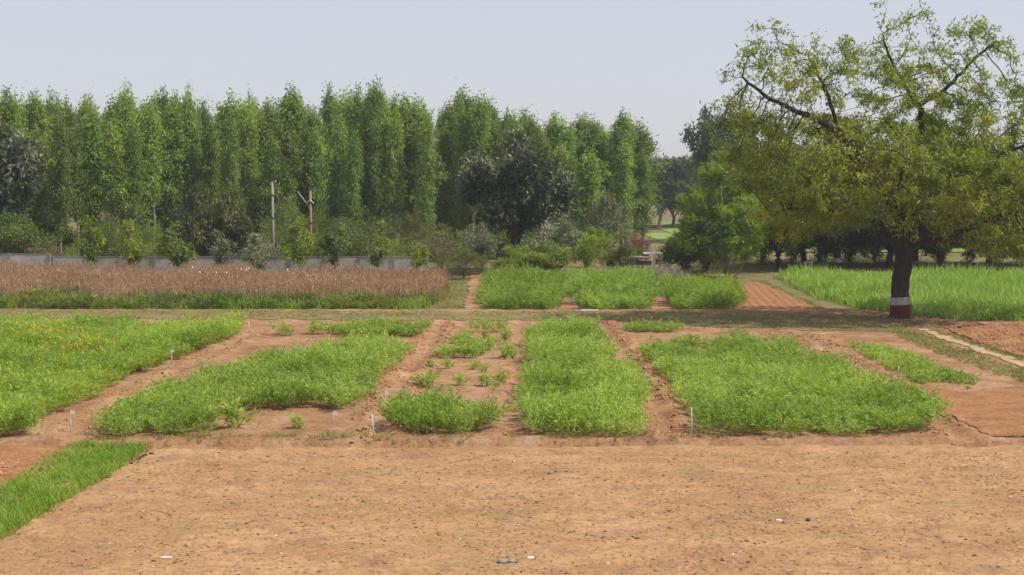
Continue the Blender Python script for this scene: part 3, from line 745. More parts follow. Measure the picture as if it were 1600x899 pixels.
def sc_tree(name_mesh, paths, lobes, nattr, nleaf, L, W, R, tip, bark, leafm, seed, step=.35, kill=.5, infl=3., droop=.0, spread=.22, rthr=.035, up=0., zmin=.3, dens=None, outw=.4, shell=.15, sub=.5, clump=1.6):
    rs = np.random.RandomState(seed)
    attr = lobes_points(lobes, nattr, rs, shell); attr = attr[attr[:, 2] > zmin]
    pos, par = grow(paths, attr, step, kill, infl, rs, up)
    bm, rad, hc = branch_mesh(pos, par, R, tip, name_mesh + '_trunk', bark)
    cand = np.where(rad < rthr)[0]
    cand = cand[rs.rand(len(cand)) < sub]
    w = 1 + 1.5 * (~hc[cand])
    q_ = pos[cand]; w = w * (.12 + 2.2 * vnoise(q_[:, 0] * 1.0 + q_[:, 1] * .7, q_[:, 2] - q_[:, 1] * .6, .9, seed + 2) ** clump) * np.exp(rs.normal(size=len(cand)) * .5)
    if dens is not None: w = w * dens(pos[cand])
    pick = rs.choice(cand, nleaf, p=w / w.sum())
    # leaves sit in sprays: several share one centre
    P = pos[pick] + rs.normal(size=(nleaf, 3)) * spread * np.array([1, 1, .8])
    cen = np.array([0, 0, pos[:, 2].max() * .5])
    A = unit(rs.normal(size=(nleaf, 3)) * .8 + unit(P - cen) * outw + np.array([0, 0, -droop]))
    V, F = leaf_tris(P, A, rs.uniform(*L, nleaf), rs.uniform(*W, nleaf) * .9, rs)
    tnode = rs.rand(len(pos)); t = np.clip(.30 * tnode[pick] + .35 * rs.rand(nleaf) + .75 * (vnoise(P[:, 0] + P[:, 1] * .6, P[:, 2] + P[:, 1] * .5, 1.1, seed) - .5) + .2, 0, 1)
    cm = mesh_np(name_mesh + '_crown', V, [F], leafm, np.repeat(t, 3))
    return bm, cm

def put_tree(name, meshes, loc, label, cat='tree', rz=0, s=1.0, group=None, mats=None):
    e = empty(name, loc, rz, s)
    t = obj('trunk', meshes[0], e); c = obj('crown', meshes[1], e)
    if mats:
        c.material_slots[0].link = 'OBJECT'; c.material_slots[0].material = mats
    tag(e, label, cat, group)
    return e

# ---- the big neem
base = G(1408, 499, .13)
D0 = base[1]
def loc(px, py, dy=0.0):                 # a point of the neem's own frame
    p = at(px, py, D0 + dy) - np.array([base[0], base[1], 0]); return p
paths = [[loc(1408, 499), loc(1407, 475), loc(1406, 455), loc(1410, 425), loc(1413, 395), loc(1410, 370), loc(1406, 345)],
         [loc(1406, 345), loc(1396, 318, .4), loc(1400, 285, .8), loc(1425, 250, 1), loc(1441, 205, 1), loc(1436, 165, .8), loc(1418, 140, .6), loc(1405, 118, .4), loc(1388, 85, .2), loc(1375, 45)],
         [loc(1441, 160, .8), loc(1465, 148, .6), loc(1490, 128, .4), loc(1520, 95, 0), loc(1550, 70, -.3)],
         [loc(1412, 392), loc(1385, 352, -.6), loc(1345, 342, -1.2), loc(1300, 330, -1.8), loc(1262, 326, -2.2), loc(1225, 328, -2.4), loc(1198, 345, -2.5)],
         [loc(1408, 355), loc(1385, 300, -1), loc(1350, 255, -1.5), loc(1315, 210, -1.8), loc(1270, 182, -1.8), loc(1235, 170, -1.6), loc(1195, 150, -1.4), loc(1160, 120, -1.2)],
         [loc(1315, 210, -1.8), loc(1285, 130, -2), loc(1262, 85, -2)],
         [loc(1414, 388), loc(1445, 378, -.8), loc(1485, 372, -1.6), loc(1540, 345, -2.2), loc(1600, 330, -2.4)],
         [loc(1410, 360), loc(1440, 320, -.8), loc(1490, 280, -1.4), loc(1540, 250, -1.6), loc(1605, 225, -1.5)],
         [loc(1408, 350), loc(1420, 310, 1.5), loc(1470, 270, 3), loc(1540, 235, 4), loc(1590, 190, 4.2)],
         [loc(1408, 350), loc(1390, 310, 1.6), loc(1330, 270, 3.2), loc(1270, 240, 4.2), loc(1220, 215, 4.6)],
         [loc(1410, 365), loc(1412, 330, -2), loc(1405, 290, -4), loc(1415, 250, -5)],
         [loc(1410, 372), loc(1430, 345, 2), loc(1440, 320, 4.5), loc(1430, 300, 5.5)]]
def lobe(px, py, dy, rx, ry, rz, w=1): return (*loc(px, py, dy), rx, ry, rz, w)
lobes = [lobe(1410, 55, .3, 2.7, 2.4, 1.7, .55), lobe(1400, 150, .6, 3.4, 3.2, 2.6, .6), lobe(1510, 110, .2, 3.0, 2.6, 2.4, .6), lobe(1560, 200, .5, 3.4, 3.4, 2.6, .9),
         lobe(1210, 120, -1.4, 2.5, 2.4, 2.4, .9), lobe(1265, 150, -1.6, 2.6, 2.8, 3.0, 1.0), lobe(1180, 205, -1.0, 2.2, 2.6, 2.2, .8), lobe(1250, 250, -.5, 3.4, 4.0, 2.0, 1.2),
         lobe(1360, 265, -2.5, 4.0, 3.2, 2.2, 1.3), lobe(1470, 285, -2.5, 4.0, 3.2, 2.1, 1.3), lobe(1570, 295, -1, 3.6, 4.2, 2.0, 1.2), lobe(1300, 320, -2, 2.8, 2.6, 1.0, 1.0),
         lobe(1240, 335, 1.5, 2.4, 3.0, 1.3, .9), lobe(1520, 350, -1.6, 3.0, 2.8, 1.2, 1.0), lobe(1420, 250, 4, 5.0, 2.6, 2.4, .9), lobe(1415, 345, -2.6, 2.2, 1.6, .9, .7), lobe(1600, 375, 1, 2.6, 3.2, 1.3, .9)]
def neem_dens(P):
    z = P[:, 2]; return np.where(z > 9.2, .66, 1.0) * np.where(z > 11.5, .85, 1)
nbm, ncm = sc_tree('neem', paths, lobes, 5200, 80000, (.14, .26), (.046, .08), .40, .010, M_bark_dark, M_neem, 5, step=.30, kill=.36, infl=2.6, droop=.45, spread=.16, rthr=.045, zmin=1.6, dens=neem_dens, outw=.3, shell=.05, sub=.7, clump=2.5)
neem = empty('neem_tree', (base[0], base[1], 0))
tag(neem, 'large spreading tree with a red and white painted trunk base', 'tree')
obj('trunk', nbm, neem); obj('crown', ncm, neem)
def sleeve(pts, R, name, mat, parent, k=16, flare=None):
    mb = MB(); mb.tube(pts, R, k, cap=False); me = mb.mesh(name, mat, True)
    return obj(name, me, parent)
tp = [loc(1408, 499), loc(1407, 475), loc(1406, 455)]
def tr(z):
    q = np.array(tp); return np.array([np.interp(z, q[:, 2], q[:, 0]), np.interp(z, q[:, 2], q[:, 1]), z])
sleeve([tr(z) for z in (-.12, .1, .3, .55, .80)], [.57, .51, .475, .462, .455], 'painted_base', M_red_paint, neem)
sleeve([tr(z) for z in (.80, .97, 1.14)], [.457, .452, .446], 'painted_band', M_white_paint, neem)
for k, (a, l) in enumerate(((-2.6, .75), (-1.1, .55), (.2, .7), (1.7, .6), (2.9, .5))):
    mb = MB(); mb.tube([np.array([math.cos(a) * r, math.sin(a) * r, z]) for r, z in ((.25, .42), (.45, .16), (.45 + l * .35, .02), (.45 + l * .7, -.08))], [.16, .15, .11, .05], 7)
    obj('root', mb.mesh('root', M_bark_dark, True), neem)

# ---- middle tree with pale stems
D1 = G(1140, 434)[1]; b1 = G(1140, 434)
def l1(px, py, dy=0): return at(px, py, D1 + dy) - np.array([b1[0], b1[1], 0])
pths = [[l1(1137, 436), l1(1138, 420), l1(1136, 405), l1(1130, 370), l1(1128, 330), l1(1125, 280)], [l1(1138, 424), l1(1132, 412, .4), l1(1110, 380, .6), l1(1085, 340, 1)],
        [l1(1139, 428), l1(1147, 410, -.3), l1(1160, 370, -.6), l1(1175, 330, -.8)], [l1(1145, 434), l1(1157, 422, -.3), l1(1162, 400, -.5), l1(1180, 375, -.8)], [l1(1136, 430), l1(1130, 415, -.5), l1(1125, 380, -1.2), l1(1130, 350, -1.6)]]
lb = [(*l1(1130, 275), 1.6, 1.6, 1.6), (*l1(1095, 330, .2), 2.0, 2.0, 1.7), (*l1(1160, 340, -.3), 1.7, 1.9, 1.8), (*l1(1130, 360, -1), 2.2, 1.6, 1.6), (*l1(1085, 375, 0), 1.6, 1.8, 1.2), (*l1(1170, 385, -.5), 1.2, 1.5, .9), (*l1(1125, 330, 1.2), 2.4, 1.8, 2.2), (*l1(1110, 395, -.6), 1.5, 1.2, .7), (*l1(1150, 380, -1.2), 1.6, 1.2, 1.0)]
put_tree('broadleaf_tree', sc_tree('broadleaf', pths, lb, 1300, 30000, (.16, .28), (.06, .10), .20, .012, M_bark_pale, M_mid, 8, step=.3, kill=.42, droop=.3, zmin=1.0, spread=.2), (b1[0], b1[1], -.02), 'bushy yellow green tree with pale forked trunk behind the ploughed strip')

# ---- generic builders for other trees and bushes, in metres, base at the origin
def generic(seed, H, wid, crown_lo, nl, L, W, bark, leafm, R=.16, stems=1, droop=.1, lobes_n=9, flat=1.0, spread=.22, nattr=700, tip=.012):
    rs = np.random.RandomState(seed); zc = (H + crown_lo) / 2; hz = (H - crown_lo) / 2; lobes = []
    for k in range(lobes_n):
        a = k * 2.4 + rs.rand(); r = wid * .30 * math.sqrt((k + .5) / lobes_n) * 1.5; zz = zc + hz * rs.uniform(-.55, .62) * (1 - .5 * (k / lobes_n))
        lobes.append((r * math.cos(a), r * math.sin(a), zz, wid * rs.uniform(.16, .26), wid * rs.uniform(.16, .26), hz * rs.uniform(.30, .45) * flat))
    lobes.append((0, 0, H - hz * .35, wid * .18, wid * .18, hz * .36))
    paths = []
    for s in range(stems):
        a = s * 6.283 / stems + rs.rand(); o = np.array([math.cos(a), math.sin(a), 0]) * (0 if stems == 1 else .12)
        pts = [o * .5 + [0, 0, -.12], o + [0, 0, crown_lo * .5 + .05], o * 1.6 + np.array([rs.normal() * .1, rs.normal() * .1, crown_lo + .15]), o * 3 + np.array([rs.normal() * .2, rs.normal() * .2, zc])]
        paths.append(pts)
    for l in lobes[:6]: paths.append([paths[0][2], (np.array(l[:3]) + paths[0][2]) / 2 + [0, 0, .15], np.array(l[:3])])
    bm_, cm_ = sc_tree('generic', paths, lobes, nattr, nl, L, W, R, tip, bark, leafm, seed, step=max(.18, H * .035), kill=max(.22, H * .05), infl=max(2., H * .4), droop=droop, zmin=.08, spread=spread, rthr=.04)
    co = np.empty(len(cm_.vertices) * 3, np.float32); cm_.vertices.foreach_get('co', co); co = co.reshape(-1, 3)
    lo_, hi_ = np.percentile(co, 1.5, 0), np.percentile(co, 98.5, 0); k_ = np.array([wid / (hi_[0] - lo_[0]), wid / (hi_[1] - lo_[1]), H / hi_[2]])
    for me_ in (bm_, cm_):
        c2 = np.empty(len(me_.vertices) * 3, np.float32); me_.vertices.foreach_get('co', c2)
        me_.vertices.foreach_set('co', (c2.reshape(-1, 3) * k_).astype(np.float32).ravel()); me_.update()
    return bm_, cm_

# large dull trees in front of the wood
m_dark = generic(101, 9.4, 7.8, 1.0, 15000, (.28, .50), (.13, .24), M_bark_dark, M_dark, .22, droop=.25, lobes_n=12, spread=.3)
p = at(806, 400, 99); put_tree('dark_tree', m_dark, (p[0], 99, -.05), 'dark dull-leaved broad tree in front of the wood, right of centre', rz=.6, s=(.90, .90, .97))
p = at(-8, 400, 99); put_tree('dark_tree', m_dark, (p[0], 99, -.05), 'dark dull-leaved tree cut by the left edge of the picture', rz=2.9, s=(.85, .85, 1.06))

# ---- eucalyptus
def eucalyptus(seed, H=13., nb=58, wid=1.45, lo=.14, ncl=5, nl=19):
    rs = np.random.RandomState(seed); tb = MB(); zs = np.linspace(-.1, H * .97, 12); cx = np.cumsum(rs.normal(size=12)) * .10; cy = np.cumsum(rs.normal(size=12)) * .10
    tb.tube(np.column_stack([cx, cy, zs]), np.interp(zs, [0, H], [.15, .02]), 7)
    P = []
    for k in range(nb):
        t = lo + (1 - lo) * ((k + rs.rand()) / nb) ** .9; z0 = H * t * .96; a = k * 2.4 + rs.normal() * .5
        prof = ((1.03 - t) ** .68 * 1.35 if t > .45 else .55 + .8 * t) * rs.uniform(.3, 1.35)
        prof *= .35 + 1.3 * float(vnoise(math.cos(a) * 1.3 + seed, t * 7 + math.sin(a) * 1.3, 1.0)); ln = wid * max(prof, .2); d = np.array([math.cos(a), math.sin(a), 0])
        b0 = np.array([np.interp(z0, zs, cx), np.interp(z0, zs, cy), z0]); e_ = b0 + d * ln + np.array([0, 0, ln * rs.uniform(.6, 1.2)])
        m = (b0 + e_) / 2 + d * ln * .12
        tb.tube([b0, m, e_], [.028, .018, .008], 4, cap=False)
        for c in range(ncl):
            q = b0 + (e_ - b0) * rs.uniform(.35, 1.08); P.append(q + rs.normal(size=(nl, 3)) * np.array([.26, .26, .27]) - np.array([0, 0, .12]))
    P.append(np.array([cx[-1], cy[-1], H]) + rs.normal(size=(110, 3)) * np.array([.20, .20, .45]))
    P = np.concatenate(P); n = len(P)
    A = unit(rs.normal(size=(n, 3)) * .62 + np.array([0, 0, -.55])); V, F = leaf_quads(P, A, rs.uniform(.20, .42, n), rs.uniform(.07, .13, n), rs, upn=.5)
    t = np.clip(.35 * rs.rand(n) + .65 * np.repeat(rs.rand(n // nl + 10), nl)[:n], 0, 1)
    return tb.mesh('eucalyptus_trunk', M_bark_pale, True), mesh_np('eucalyptus_crown', V, [F], M_euc, np.repeat(t, 4))
EUC = [eucalyptus(200 + k, 13, 56 + 2 * k, 1.35 + .06 * k, lo=(.12, .34, .20, .40, .16, .30, .10)[k]) for k in range(7)]
PX = [0, 55, 115, 200, 230, 260, 300, 340, 375, 430, 460, 485, 512, 540, 565, 600, 640, 700, 745, 775, 820, 870, 905, 940, 975, 1000, 1030]
PY = [143, 148, 152, 137, 162, 140, 144, 168, 144, 158, 140, 165, 137, 160, 130, 147, 150, 162, 140, 166, 163, 182, 178, 184, 176, 184, 205]
rs = np.random.RandomState(81)
ORD = ['first', 'second', 'third', 'fourth', 'fifth', 'sixth', 'seventh', 'eighth', 'ninth', 'tenth', 'eleventh', 'twelfth', 'thirteenth', 'fourteenth', 'fifteenth']
front = []
x = -22.
while x < 1006:
    front.append(x + rs.uniform(-6, 6)); x += rs.uniform(19, 28)
POLEX = [427, 485, 806]
def nth(k):
    tens = ['', '', 'twentieth', 'thirtieth', 'fortieth']; t2 = ['', '', 'twenty', 'thirty', 'forty']
    base_ = ORD + ['sixteenth', 'seventeenth', 'eighteenth', 'nineteenth']
    if k <= 19: return base_[k - 1]
    return tens[k // 10] if k % 10 == 0 else t2[k // 10] + '-' + base_[k % 10 - 1]
def row_labels(xs_, what):
    out = []
    for x in xs_:
        if x < 427: out.append('%s, %s left of the grey pole' % (what, nth(sum(1 for q in xs_ if x <= q < 427))))
        elif x < 806: out.append('%s, %s right of the grey pole' % (what, nth(sum(1 for q in xs_ if 427 <= q <= x))))
        else: out.append('%s, %s right of the dark dull tree' % (what, nth(sum(1 for q in xs_ if 806 <= q <= x))))
    return out
def put_euc(x, D, topy, label, group):
    D = D + (x - 480) / 500 * 9
    p = at(x, 380, D); H = CAM_H + (HORIZON - topy) * D / FPX * 1.0; k = rs.randint(7)
    s = H / 13.4; w = s * rs.uniform(.75, 1.35) * np.interp(x, [820, 900], [1, 1.35])
    e_ = put_tree('eucalyptus_tree', EUC[k], (p[0], D, -.08), label, 'tree', rs.rand() * 6.283, (w, w, s), group)
    e_.rotation_euler = (rs.normal() * .025, rs.normal() * .03, e_.rotation_euler[2])
    return e_
for x, l in zip(front, row_labels(front, 'eucalyptus in the front row of the wood')):
    put_euc(x, 113 + rs.uniform(-3, 3), np.interp(x, PX, PY) + rs.uniform(6, 60), l, 'front row of the eucalyptus wood')
def row(n0, n1, st):
    out, x = [], n0
    while x < n1: out.append(x + rs.uniform(-7, 7)); x += st * rs.uniform(.8, 1.2)
    return out
second = sorted(row(-30, 1004, 22))
for x, l in zip(second, row_labels(second, 'eucalyptus in the second row of the wood')):
    put_euc(x, 118 + rs.uniform(-2, 2), np.interp(x, PX, PY) + rs.uniform(-3, 20), l, 'second row of the eucalyptus wood')
for D, dy, st in ((124, 4, 33), (131, 16, 38)):
    for x in row(-45, 992, st):
        put_euc(x, D + rs.uniform(-1.5, 1.5), np.interp(x, PX, PY) + dy + rs.uniform(-3, 10), 'eucalyptus deep in the wood, mostly hidden behind the front rows', 'inner rows of the eucalyptus wood')
# taller tops that stand out of the skyline
for x, y, l in ((200, 136, 'tall eucalyptus whose broad top stands above the wood on the left'), (458, 139, 'tall eucalyptus with pointed top above the two poles'), (512, 136, 'tall dark pointed eucalyptus just right of the poles'),
                (566, 129, 'tallest eucalyptus of the wood, near its middle'), (744, 139, 'tall dark conical eucalyptus above the dark dull tree'), (300, 142, 'tall eucalyptus with small round top left of the grey pole'), (980, 176, 'full-crowned eucalyptus ending the wood on the right')):
    put_euc(x, 115, y, l, 'tall eucalyptus tops of the wood')

# ---- bushes, saplings, far trees, grove
B_round = [generic(300 + k, 4.0, 4.0, .25, 6500, (.14, .26), (.05, .10), M_bark_mid, M_bush, .07, 3, .1, 10, nattr=420, spread=.2) for k in range(3)]
B_fine = [generic(310 + k, 3.0, 4.4, .4, 5600, (.10, .20), (.025, .05), M_bark_mid, M_bush, .07, 3, .15, 10, .8, nattr=420, spread=.2) for k in range(2)]
B_sap = [generic(320 + k, 3.9, 1.9, 1.0, 1500, (.16, .28), (.06, .11), M_bark_dark, M_bushy, .045, 1, .15, 7, 1.2, nattr=160, spread=.16) for k in range(3)]

def bush(px, topy, wpx, D, ms, label, mat=None, name='bush', rz=0, cat='bush', H0=4.0, W0=4.0, group=None):
    H = CAM_H - (topy - HORIZON) * D / FPX; w = wpx * D / FPX; p = at(px, 400, D)
    return put_tree(name, ms, (p[0], D, -.03), label, cat, rz, (w / W0, w / W0, H / H0), group, mat)

bush(318, 301, 74, 92.8, B_round[0], 'round dark bush, left lobe of the domed pair behind the wall', M_dome, name='domed_bush', rz=.4)
bush(362, 303, 62, 93.2, B_round[1], 'round dark bush, right lobe of the domed pair behind the wall', M_dome, name='domed_bush', rz=1.4)
bush(30, 338, 92, 95, B_round[2], 'bright green bush behind the taller wall section', M_bush, rz=2)
bush(82, 374, 62, 93.5, B_fine[0], 'brownish scrub bush behind the wall, left of the first sapling', M_bushbr, rz=1, H0=3, W0=4.4)
bush(110, 384, 46, 92.5, B_fine[1], 'small green bush behind the wall next to the first sapling', M_bush, rz=3, H0=3, W0=4.4)
bush(178, 345, 72, 97, B_fine[0], 'spreading flat-topped shrub behind the second sapling', M_bush, rz=2, H0=3, W0=4.4)
bush(240, 352, 66, 96, B_fine[1], 'spreading shrub between the second and third saplings', M_bush, rz=4, H0=3, W0=4.4)
bush(446, 318, 84, 99, B_fine[0], 'feathery green shrub between the two poles', M_bush, rz=5, H0=3, W0=4.4)
bush(500, 330, 70, 98, B_fine[1], 'feathery shrub just right of the brown pole', M_bush, rz=.7, H0=3, W0=4.4)
bush(540, 346, 88, 95, B_fine[0], 'domed feathery shrub with reddish top right of the poles', M_bush, rz=3.3, H0=3, W0=4.4)
bush(412, 372, 52, 92.6, B_round[2], 'pale grey leafy shrub at the foot of the bare grey pole', M_bushgr, rz=1.9)
bush(618, 378, 72, 93, B_fine[1], 'low green scrub behind the right end of the wall', M_bush, rz=2.2, H0=3, W0=4.4)
bush(690, 366, 84, 93, B_fine[0], 'brownish scrub at the end of the wall', M_bushbr, rz=1.1, H0=3, W0=4.4)
bush(724, 385, 72, 90.5, B_fine[1], 'low green scrub left of the dark dull tree, by the lane', M_bush, rz=.2, H0=3, W0=4.4)
bush(748, 352, 62, 95, B_round[1], 'olive bush against the left side of the dark dull tree', M_bushgr, rz=.9)
bush(872, 344, 92, 95, B_round[0], 'grey-green large-leaved bush right of the dark dull tree', M_bushgr, rz=2.5)
bush(812, 386, 74, 90.5, B_round[2], 'low leafy bush behind the feathery plot, left end of the hedge', M_bushy, rz=2.5)
bush(862, 382, 78, 90.8, B_round[0], 'low leafy bush in the middle of the hedge behind the plots', M_bush, rz=.5)
bush(925, 358, 58, 91.5, B_round[1], 'yellow green bush standing tallest in the hedge', M_bushy, rz=3.5)
bush(952, 374, 44, 93.0, B_fine[0], 'red-leaved shrub left of the low shed, nearer the hedge', M_bushred, rz=1, H0=3, W0=4.4)
bush(992, 366, 52, 94.5, B_fine[1], 'red-leaved shrub directly behind the low shed', M_bushred, rz=2, H0=3, W0=4.4)
bush(972, 382, 48, 91.6, B_round[2], 'green shrub between the two red-leaved shrubs', M_bush, rz=4)
bush(942, 306, 62, 104, B_round[2], 'pale drooping small tree at the foot of the wood', M_bushgr, name='small_tree', cat='tree', rz=4)
bush(1072, 362, 78, 95, B_round[0], 'dark leafy bush under the left of the pale-stemmed tree', M_grove, rz=1)
bush(1100, 382, 60, 97, B_round[1], 'dark bush in shade behind the pale-stemmed tree', M_grove, rz=1)
under = sorted(-20 + k * 60 + rs.uniform(-18, 18) for k in range(17) if k not in (5, 6))
for k, x in enumerate(under):
    bush(x, rs.uniform(330, 368), rs.uniform(60, 100), 108 + (k % 3) * 2.2 + (x - 480) / 500 * 7, (B_round + B_fine)[k % 5], 'undergrowth bush at the foot of the wood, %s from its left end' % nth(k + 1), M_grove, 'undergrowth_bush', k * 1.1, H0=4. if k % 5 < 3 else 3., W0=4. if k % 5 < 3 else 4.4, group='undergrowth along the foot of the wood')
saps = [(139, 342, 40, 'first sapling from the left in front of the wall, bright and slender', M_bushy), (207, 345, 42, 'second sapling from the left, bright with a thin crooked top', M_bushy), (274, 351, 54, 'third sapling from the left, denser and darker green', M_bush),
        (346, 362, 36, 'pale grey-leaved sapling below the domed bushes', M_bushgr), (400, 366, 46, 'grey-green sapling left of the bare grey pole', M_bushgr), (468, 344, 50, 'yellow green sapling beside the brown pole', M_bushy),
        (522, 352, 44, 'green sapling below the domed feathery shrub', M_bush), (590, 346, 34, 'slim dark sapling right of the domed feathery shrub', M_bush), (652, 378, 32, 'short yellow green sapling at the end of the wall', M_bushy)]
for k, (x, y, w, l, m) in enumerate(saps):
    bush(x, y, w, 88.2, B_sap[k % 3], l, m, 'sapling', k * 1.3, 'sapling', 3.9, 1.9, 'saplings along the wall')

T_far = [generic(400 + k, 10, 9.5, 1.2, 10000, (.25, .5), (.12, .22), M_bark_mid, M_farleaf, .2, 1, .1, 12, nattr=600, spread=.34) for k in range(3)]
p = at(1140, 300, 150); put_tree('far_tree', T_far[0], (p[0], 150, -.1), 'tall grey-green far tree whose top shows left of the big tree', 'tree', .5, (.95, .95, 1.36))
p = at(1215, 300, 158); put_tree('far_tree', T_far[1], (p[0], 158, -.1), 'tall far tree hidden behind the left crown of the big tree', 'tree', 1.5, (1.0, 1.0, 1.2))
far_list = [(1030, 195, 9.5), (1052, 203, 8.3), (1075, 200, 9.2), (1100, 205, 10), (1130, 210, 10), (1170, 205, 9.5), (1210, 200, 9), (1260, 208, 9.5), (1310, 200, 9), (1360, 205, 9.6), (1410, 200, 9), (1460, 206, 9.5), (1510, 200, 9), (1560, 205, 9.5), (1610, 200, 9.2), (1660, 205, 9), (1010, 215, 9), (985, 220, 9), (1300, 138, 8.6), (1375, 142, 8.9), (1450, 136, 8.2), (1525, 140, 8.8), (1600, 137, 8.6), (1670, 141, 9)]
for k, (x, D, H) in enumerate(far_list):
    p = at(x, 340, D); lab = 'hazy far tree beyond the pale green field, %s of the three in the gap' % ('left', 'middle', 'right')[k] if k < 3 else 'hazy far tree in the distant line behind nearer trees'
    put_tree('far_tree', T_far[k % 3], (p[0], D, -.1), lab, 'tree', k * 1.1, (1.05, 1.05, H / 10.), 'distant tree line')
T_grove = [generic(420 + k, 7.8, 10.5, .9, 17000, (.18, .32), (.07, .12), M_bark_dark, M_grove, .24, 1, .35, 13, .9, nattr=700, spread=.28) for k in range(2)]
gl = [(1217, 101, .9, 'thin-trunked shade tree left in the dark grove behind the fodder crop'), (1308, 102, 1.0, 'shade tree with red and white painted trunk in the dark grove'), (1390, 106, 1.0, 'shade tree of the dark grove directly behind the big trunk'),
      (1470, 103, 1.0, 'shade tree of the dark grove, next right of the big trunk'), (1545, 100, .95, 'shade tree of the dark grove near the right edge'), (1630, 101, 1.0, 'shade tree of the dark grove cut by the right edge'), (1255, 112, .95, 'shade tree at the back of the dark grove, left'), (1430, 114, .95, 'shade tree at the back of the dark grove, behind the big trunk')]
for k, (x, D, s, l) in enumerate(gl):
    p = at(x, 400, D); e = put_tree('shade_tree', T_grove[k % 2], (p[0], D, -.05), l, 'tree', k * 2.1, (s, s, s), 'dark grove behind the fodder crop')
    if k == 1:
        for nm, za, zb, mt, r in (('painted_base', -.05, .5, M_red_paint, .30), ('painted_band', .5, .82, M_white_paint, .298)):
            sleeve([np.array([0, 0, za]), np.array([0, 0, (za + zb) / 2]), np.array([0, 0, zb])], [r * 1.05, r, r], nm, mt, e, 12)
for k in range(11):
    bush(1190 + k * 46, (342, 330, 348)[k % 3], 96, 106 + 2.2 * (k % 2), B_round[k % 3], 'dark undergrowth bush in the grove behind the fodder crop, %s from the left' % nth(k + 1), M_bush if k % 2 else M_grove, 'undergrowth_bush', rz=k, group='undergrowth of the dark grove')

# ------------------------------------------------------------------ wall, poles, shed, outlet and small things
def wall(x0, x1, D, topz, step, label, extra=0):
    a, b = at(x0, 400, D), at(x1, 400, D); w = b[0] - a[0]; n = max(1, int(round(w / step))); st = w / n
    e = empty('concrete_wall', (a[0], D, 0)); tag(e, label, 'wall')
    pan = MB(); pan.box((0, 0, 0), (st - .16, .06, topz - .03)); pm = pan.mesh('panel', M_concrete)
    cap_ = MB(); cap_.box((0, 0, 0), (st - .14, .09, .06)); capm = cap_.mesh('coping', M_concrete_d)
    po = MB(); po.box((0, 0, 0), (.17, .17, topz + .1), taper=.92); pom = po.mesh('post', M_concrete_d)
    for k in range(n + 1):
        obj('post', pom, e, (st * k, 0, (topz + .1) / 2 - .06))
        if k < n:
            q = obj('panel', pm, e, (st * (k + .5), RS.uniform(-.01, .01), topz / 2 - .04)); q.rotation_euler = (RS.normal() * .006, 0, RS.normal() * .004)
            obj('coping', capm, e, (st * (k + .5), 0, topz))
    return e
wall(-110, 77, 90, 1.66, 2.2, 'taller grey concrete wall section behind the reddish grass')
wall(81, 668, 90.4, 1.46, 2.15, 'long low grey concrete panel wall behind the saplings')

def utility_pole(px, topy, D, label, wood, mat):
    p = at(px, 400, D); H = CAM_H - (topy - HORIZON) * D / FPX
    e = empty('utility_pole', (p[0], D, 0)); tag(e, label, 'pole')
    mb = MB(); mb.tube([[0, 0, -.2], [0, 0, H * .5], [0, 0, H]], [.10, .09, .078], 8); obj('shaft', mb.mesh('shaft', mat, True), e)
    for z in (H * .62, H * .86):
        mb = MB(); mb.tube([[0, 0, z - .06], [0, 0, z + .06]], [.105, .103], 8); obj('clamp', mb.mesh('clamp', M_iron, False), e)
    return e, H
e, H = utility_pole(427, 285, 93.2, 'bare grey cement pole behind the wall', False, M_polec)
mb = MB(); mb.box((.12, 0, H - .03), (.34, .09, .07)); obj('top_bracket', mb.mesh('top_bracket', M_iron), e)
mb = MB(); mb.tube([[.2, 0, H - .02], [.2, 0, H + .12]], [.04, .03], 6); obj('insulator', mb.mesh('insulator', M_metal_white), e)
e, H = utility_pole(486, 298, 93.6, 'brown pole with a slanting side arm behind the wall', True, M_wood)
mb = MB(); mb.tube([[-.06, 0, H - 1.15], [-.85, 0, H - .05]], [.05, .045], 6); obj('side_arm', mb.mesh('side_arm', M_polec, True), e)
mb = MB(); mb.tube([[-.28, 0, H - .82], [0, -.1, H - .62]], [.025, .025], 5); obj('brace', mb.mesh('brace', M_metal_white), e)
mb = MB(); mb.tube([[.02, -.1, H - .64], [.22, -.05, H - .84]], [.03, .03], 5); obj('brace', mb.mesh('brace', M_metal_white), e)
mb = MB(); mb.box((-.1, 0, H - .05), (.42, .07, .06)); obj('cross_bar', mb.mesh('cross_bar', M_iron), e)
mb = MB(); mb.tube([[0, 0, H - .02], [0, 0, H + .2]], [.035, .03], 6); obj('insulator', mb.mesh('insulator', M_iron), e)

# low shed among the scrub
p = at(1012, 400, 91.5); e = empty('low_shed', (p[0], 91.5, 0)); tag(e, 'low open shed with a thin white roof edge among grey scrub', 'shed')
z = 1.62
mb = MB(); mb.box((.35, .6, z), (1.25, 1.5, .07)); obj('roof', mb.mesh('roof', M_metal_white), e)
mb = MB(); mb.box((-.55, .4, z - .22), (1.4, 1.4, .06)); obj('lower_roof', mb.mesh('lower_roof', M_cement_pale), e)
for x, y in ((.42, -.1), (.9, 1.2), (-1.1, -.2), (-1.1, 1.0)):
    mb = MB(); mb.box((x, y, .77), (.09, .09, 1.56)); obj('post', mb.mesh('post', M_cement_pale), e)
mb = MB(); mb.box((-.35, .9, .55), (1.4, .06, 1.1)); obj('back_panel', mb.mesh('back_panel', M_concrete_d), e)
mb = MB(); mb.box((-.35, -.15, .85), (1.44, .05, .06)); obj('rail', mb.mesh('rail', M_cement_pale), e)
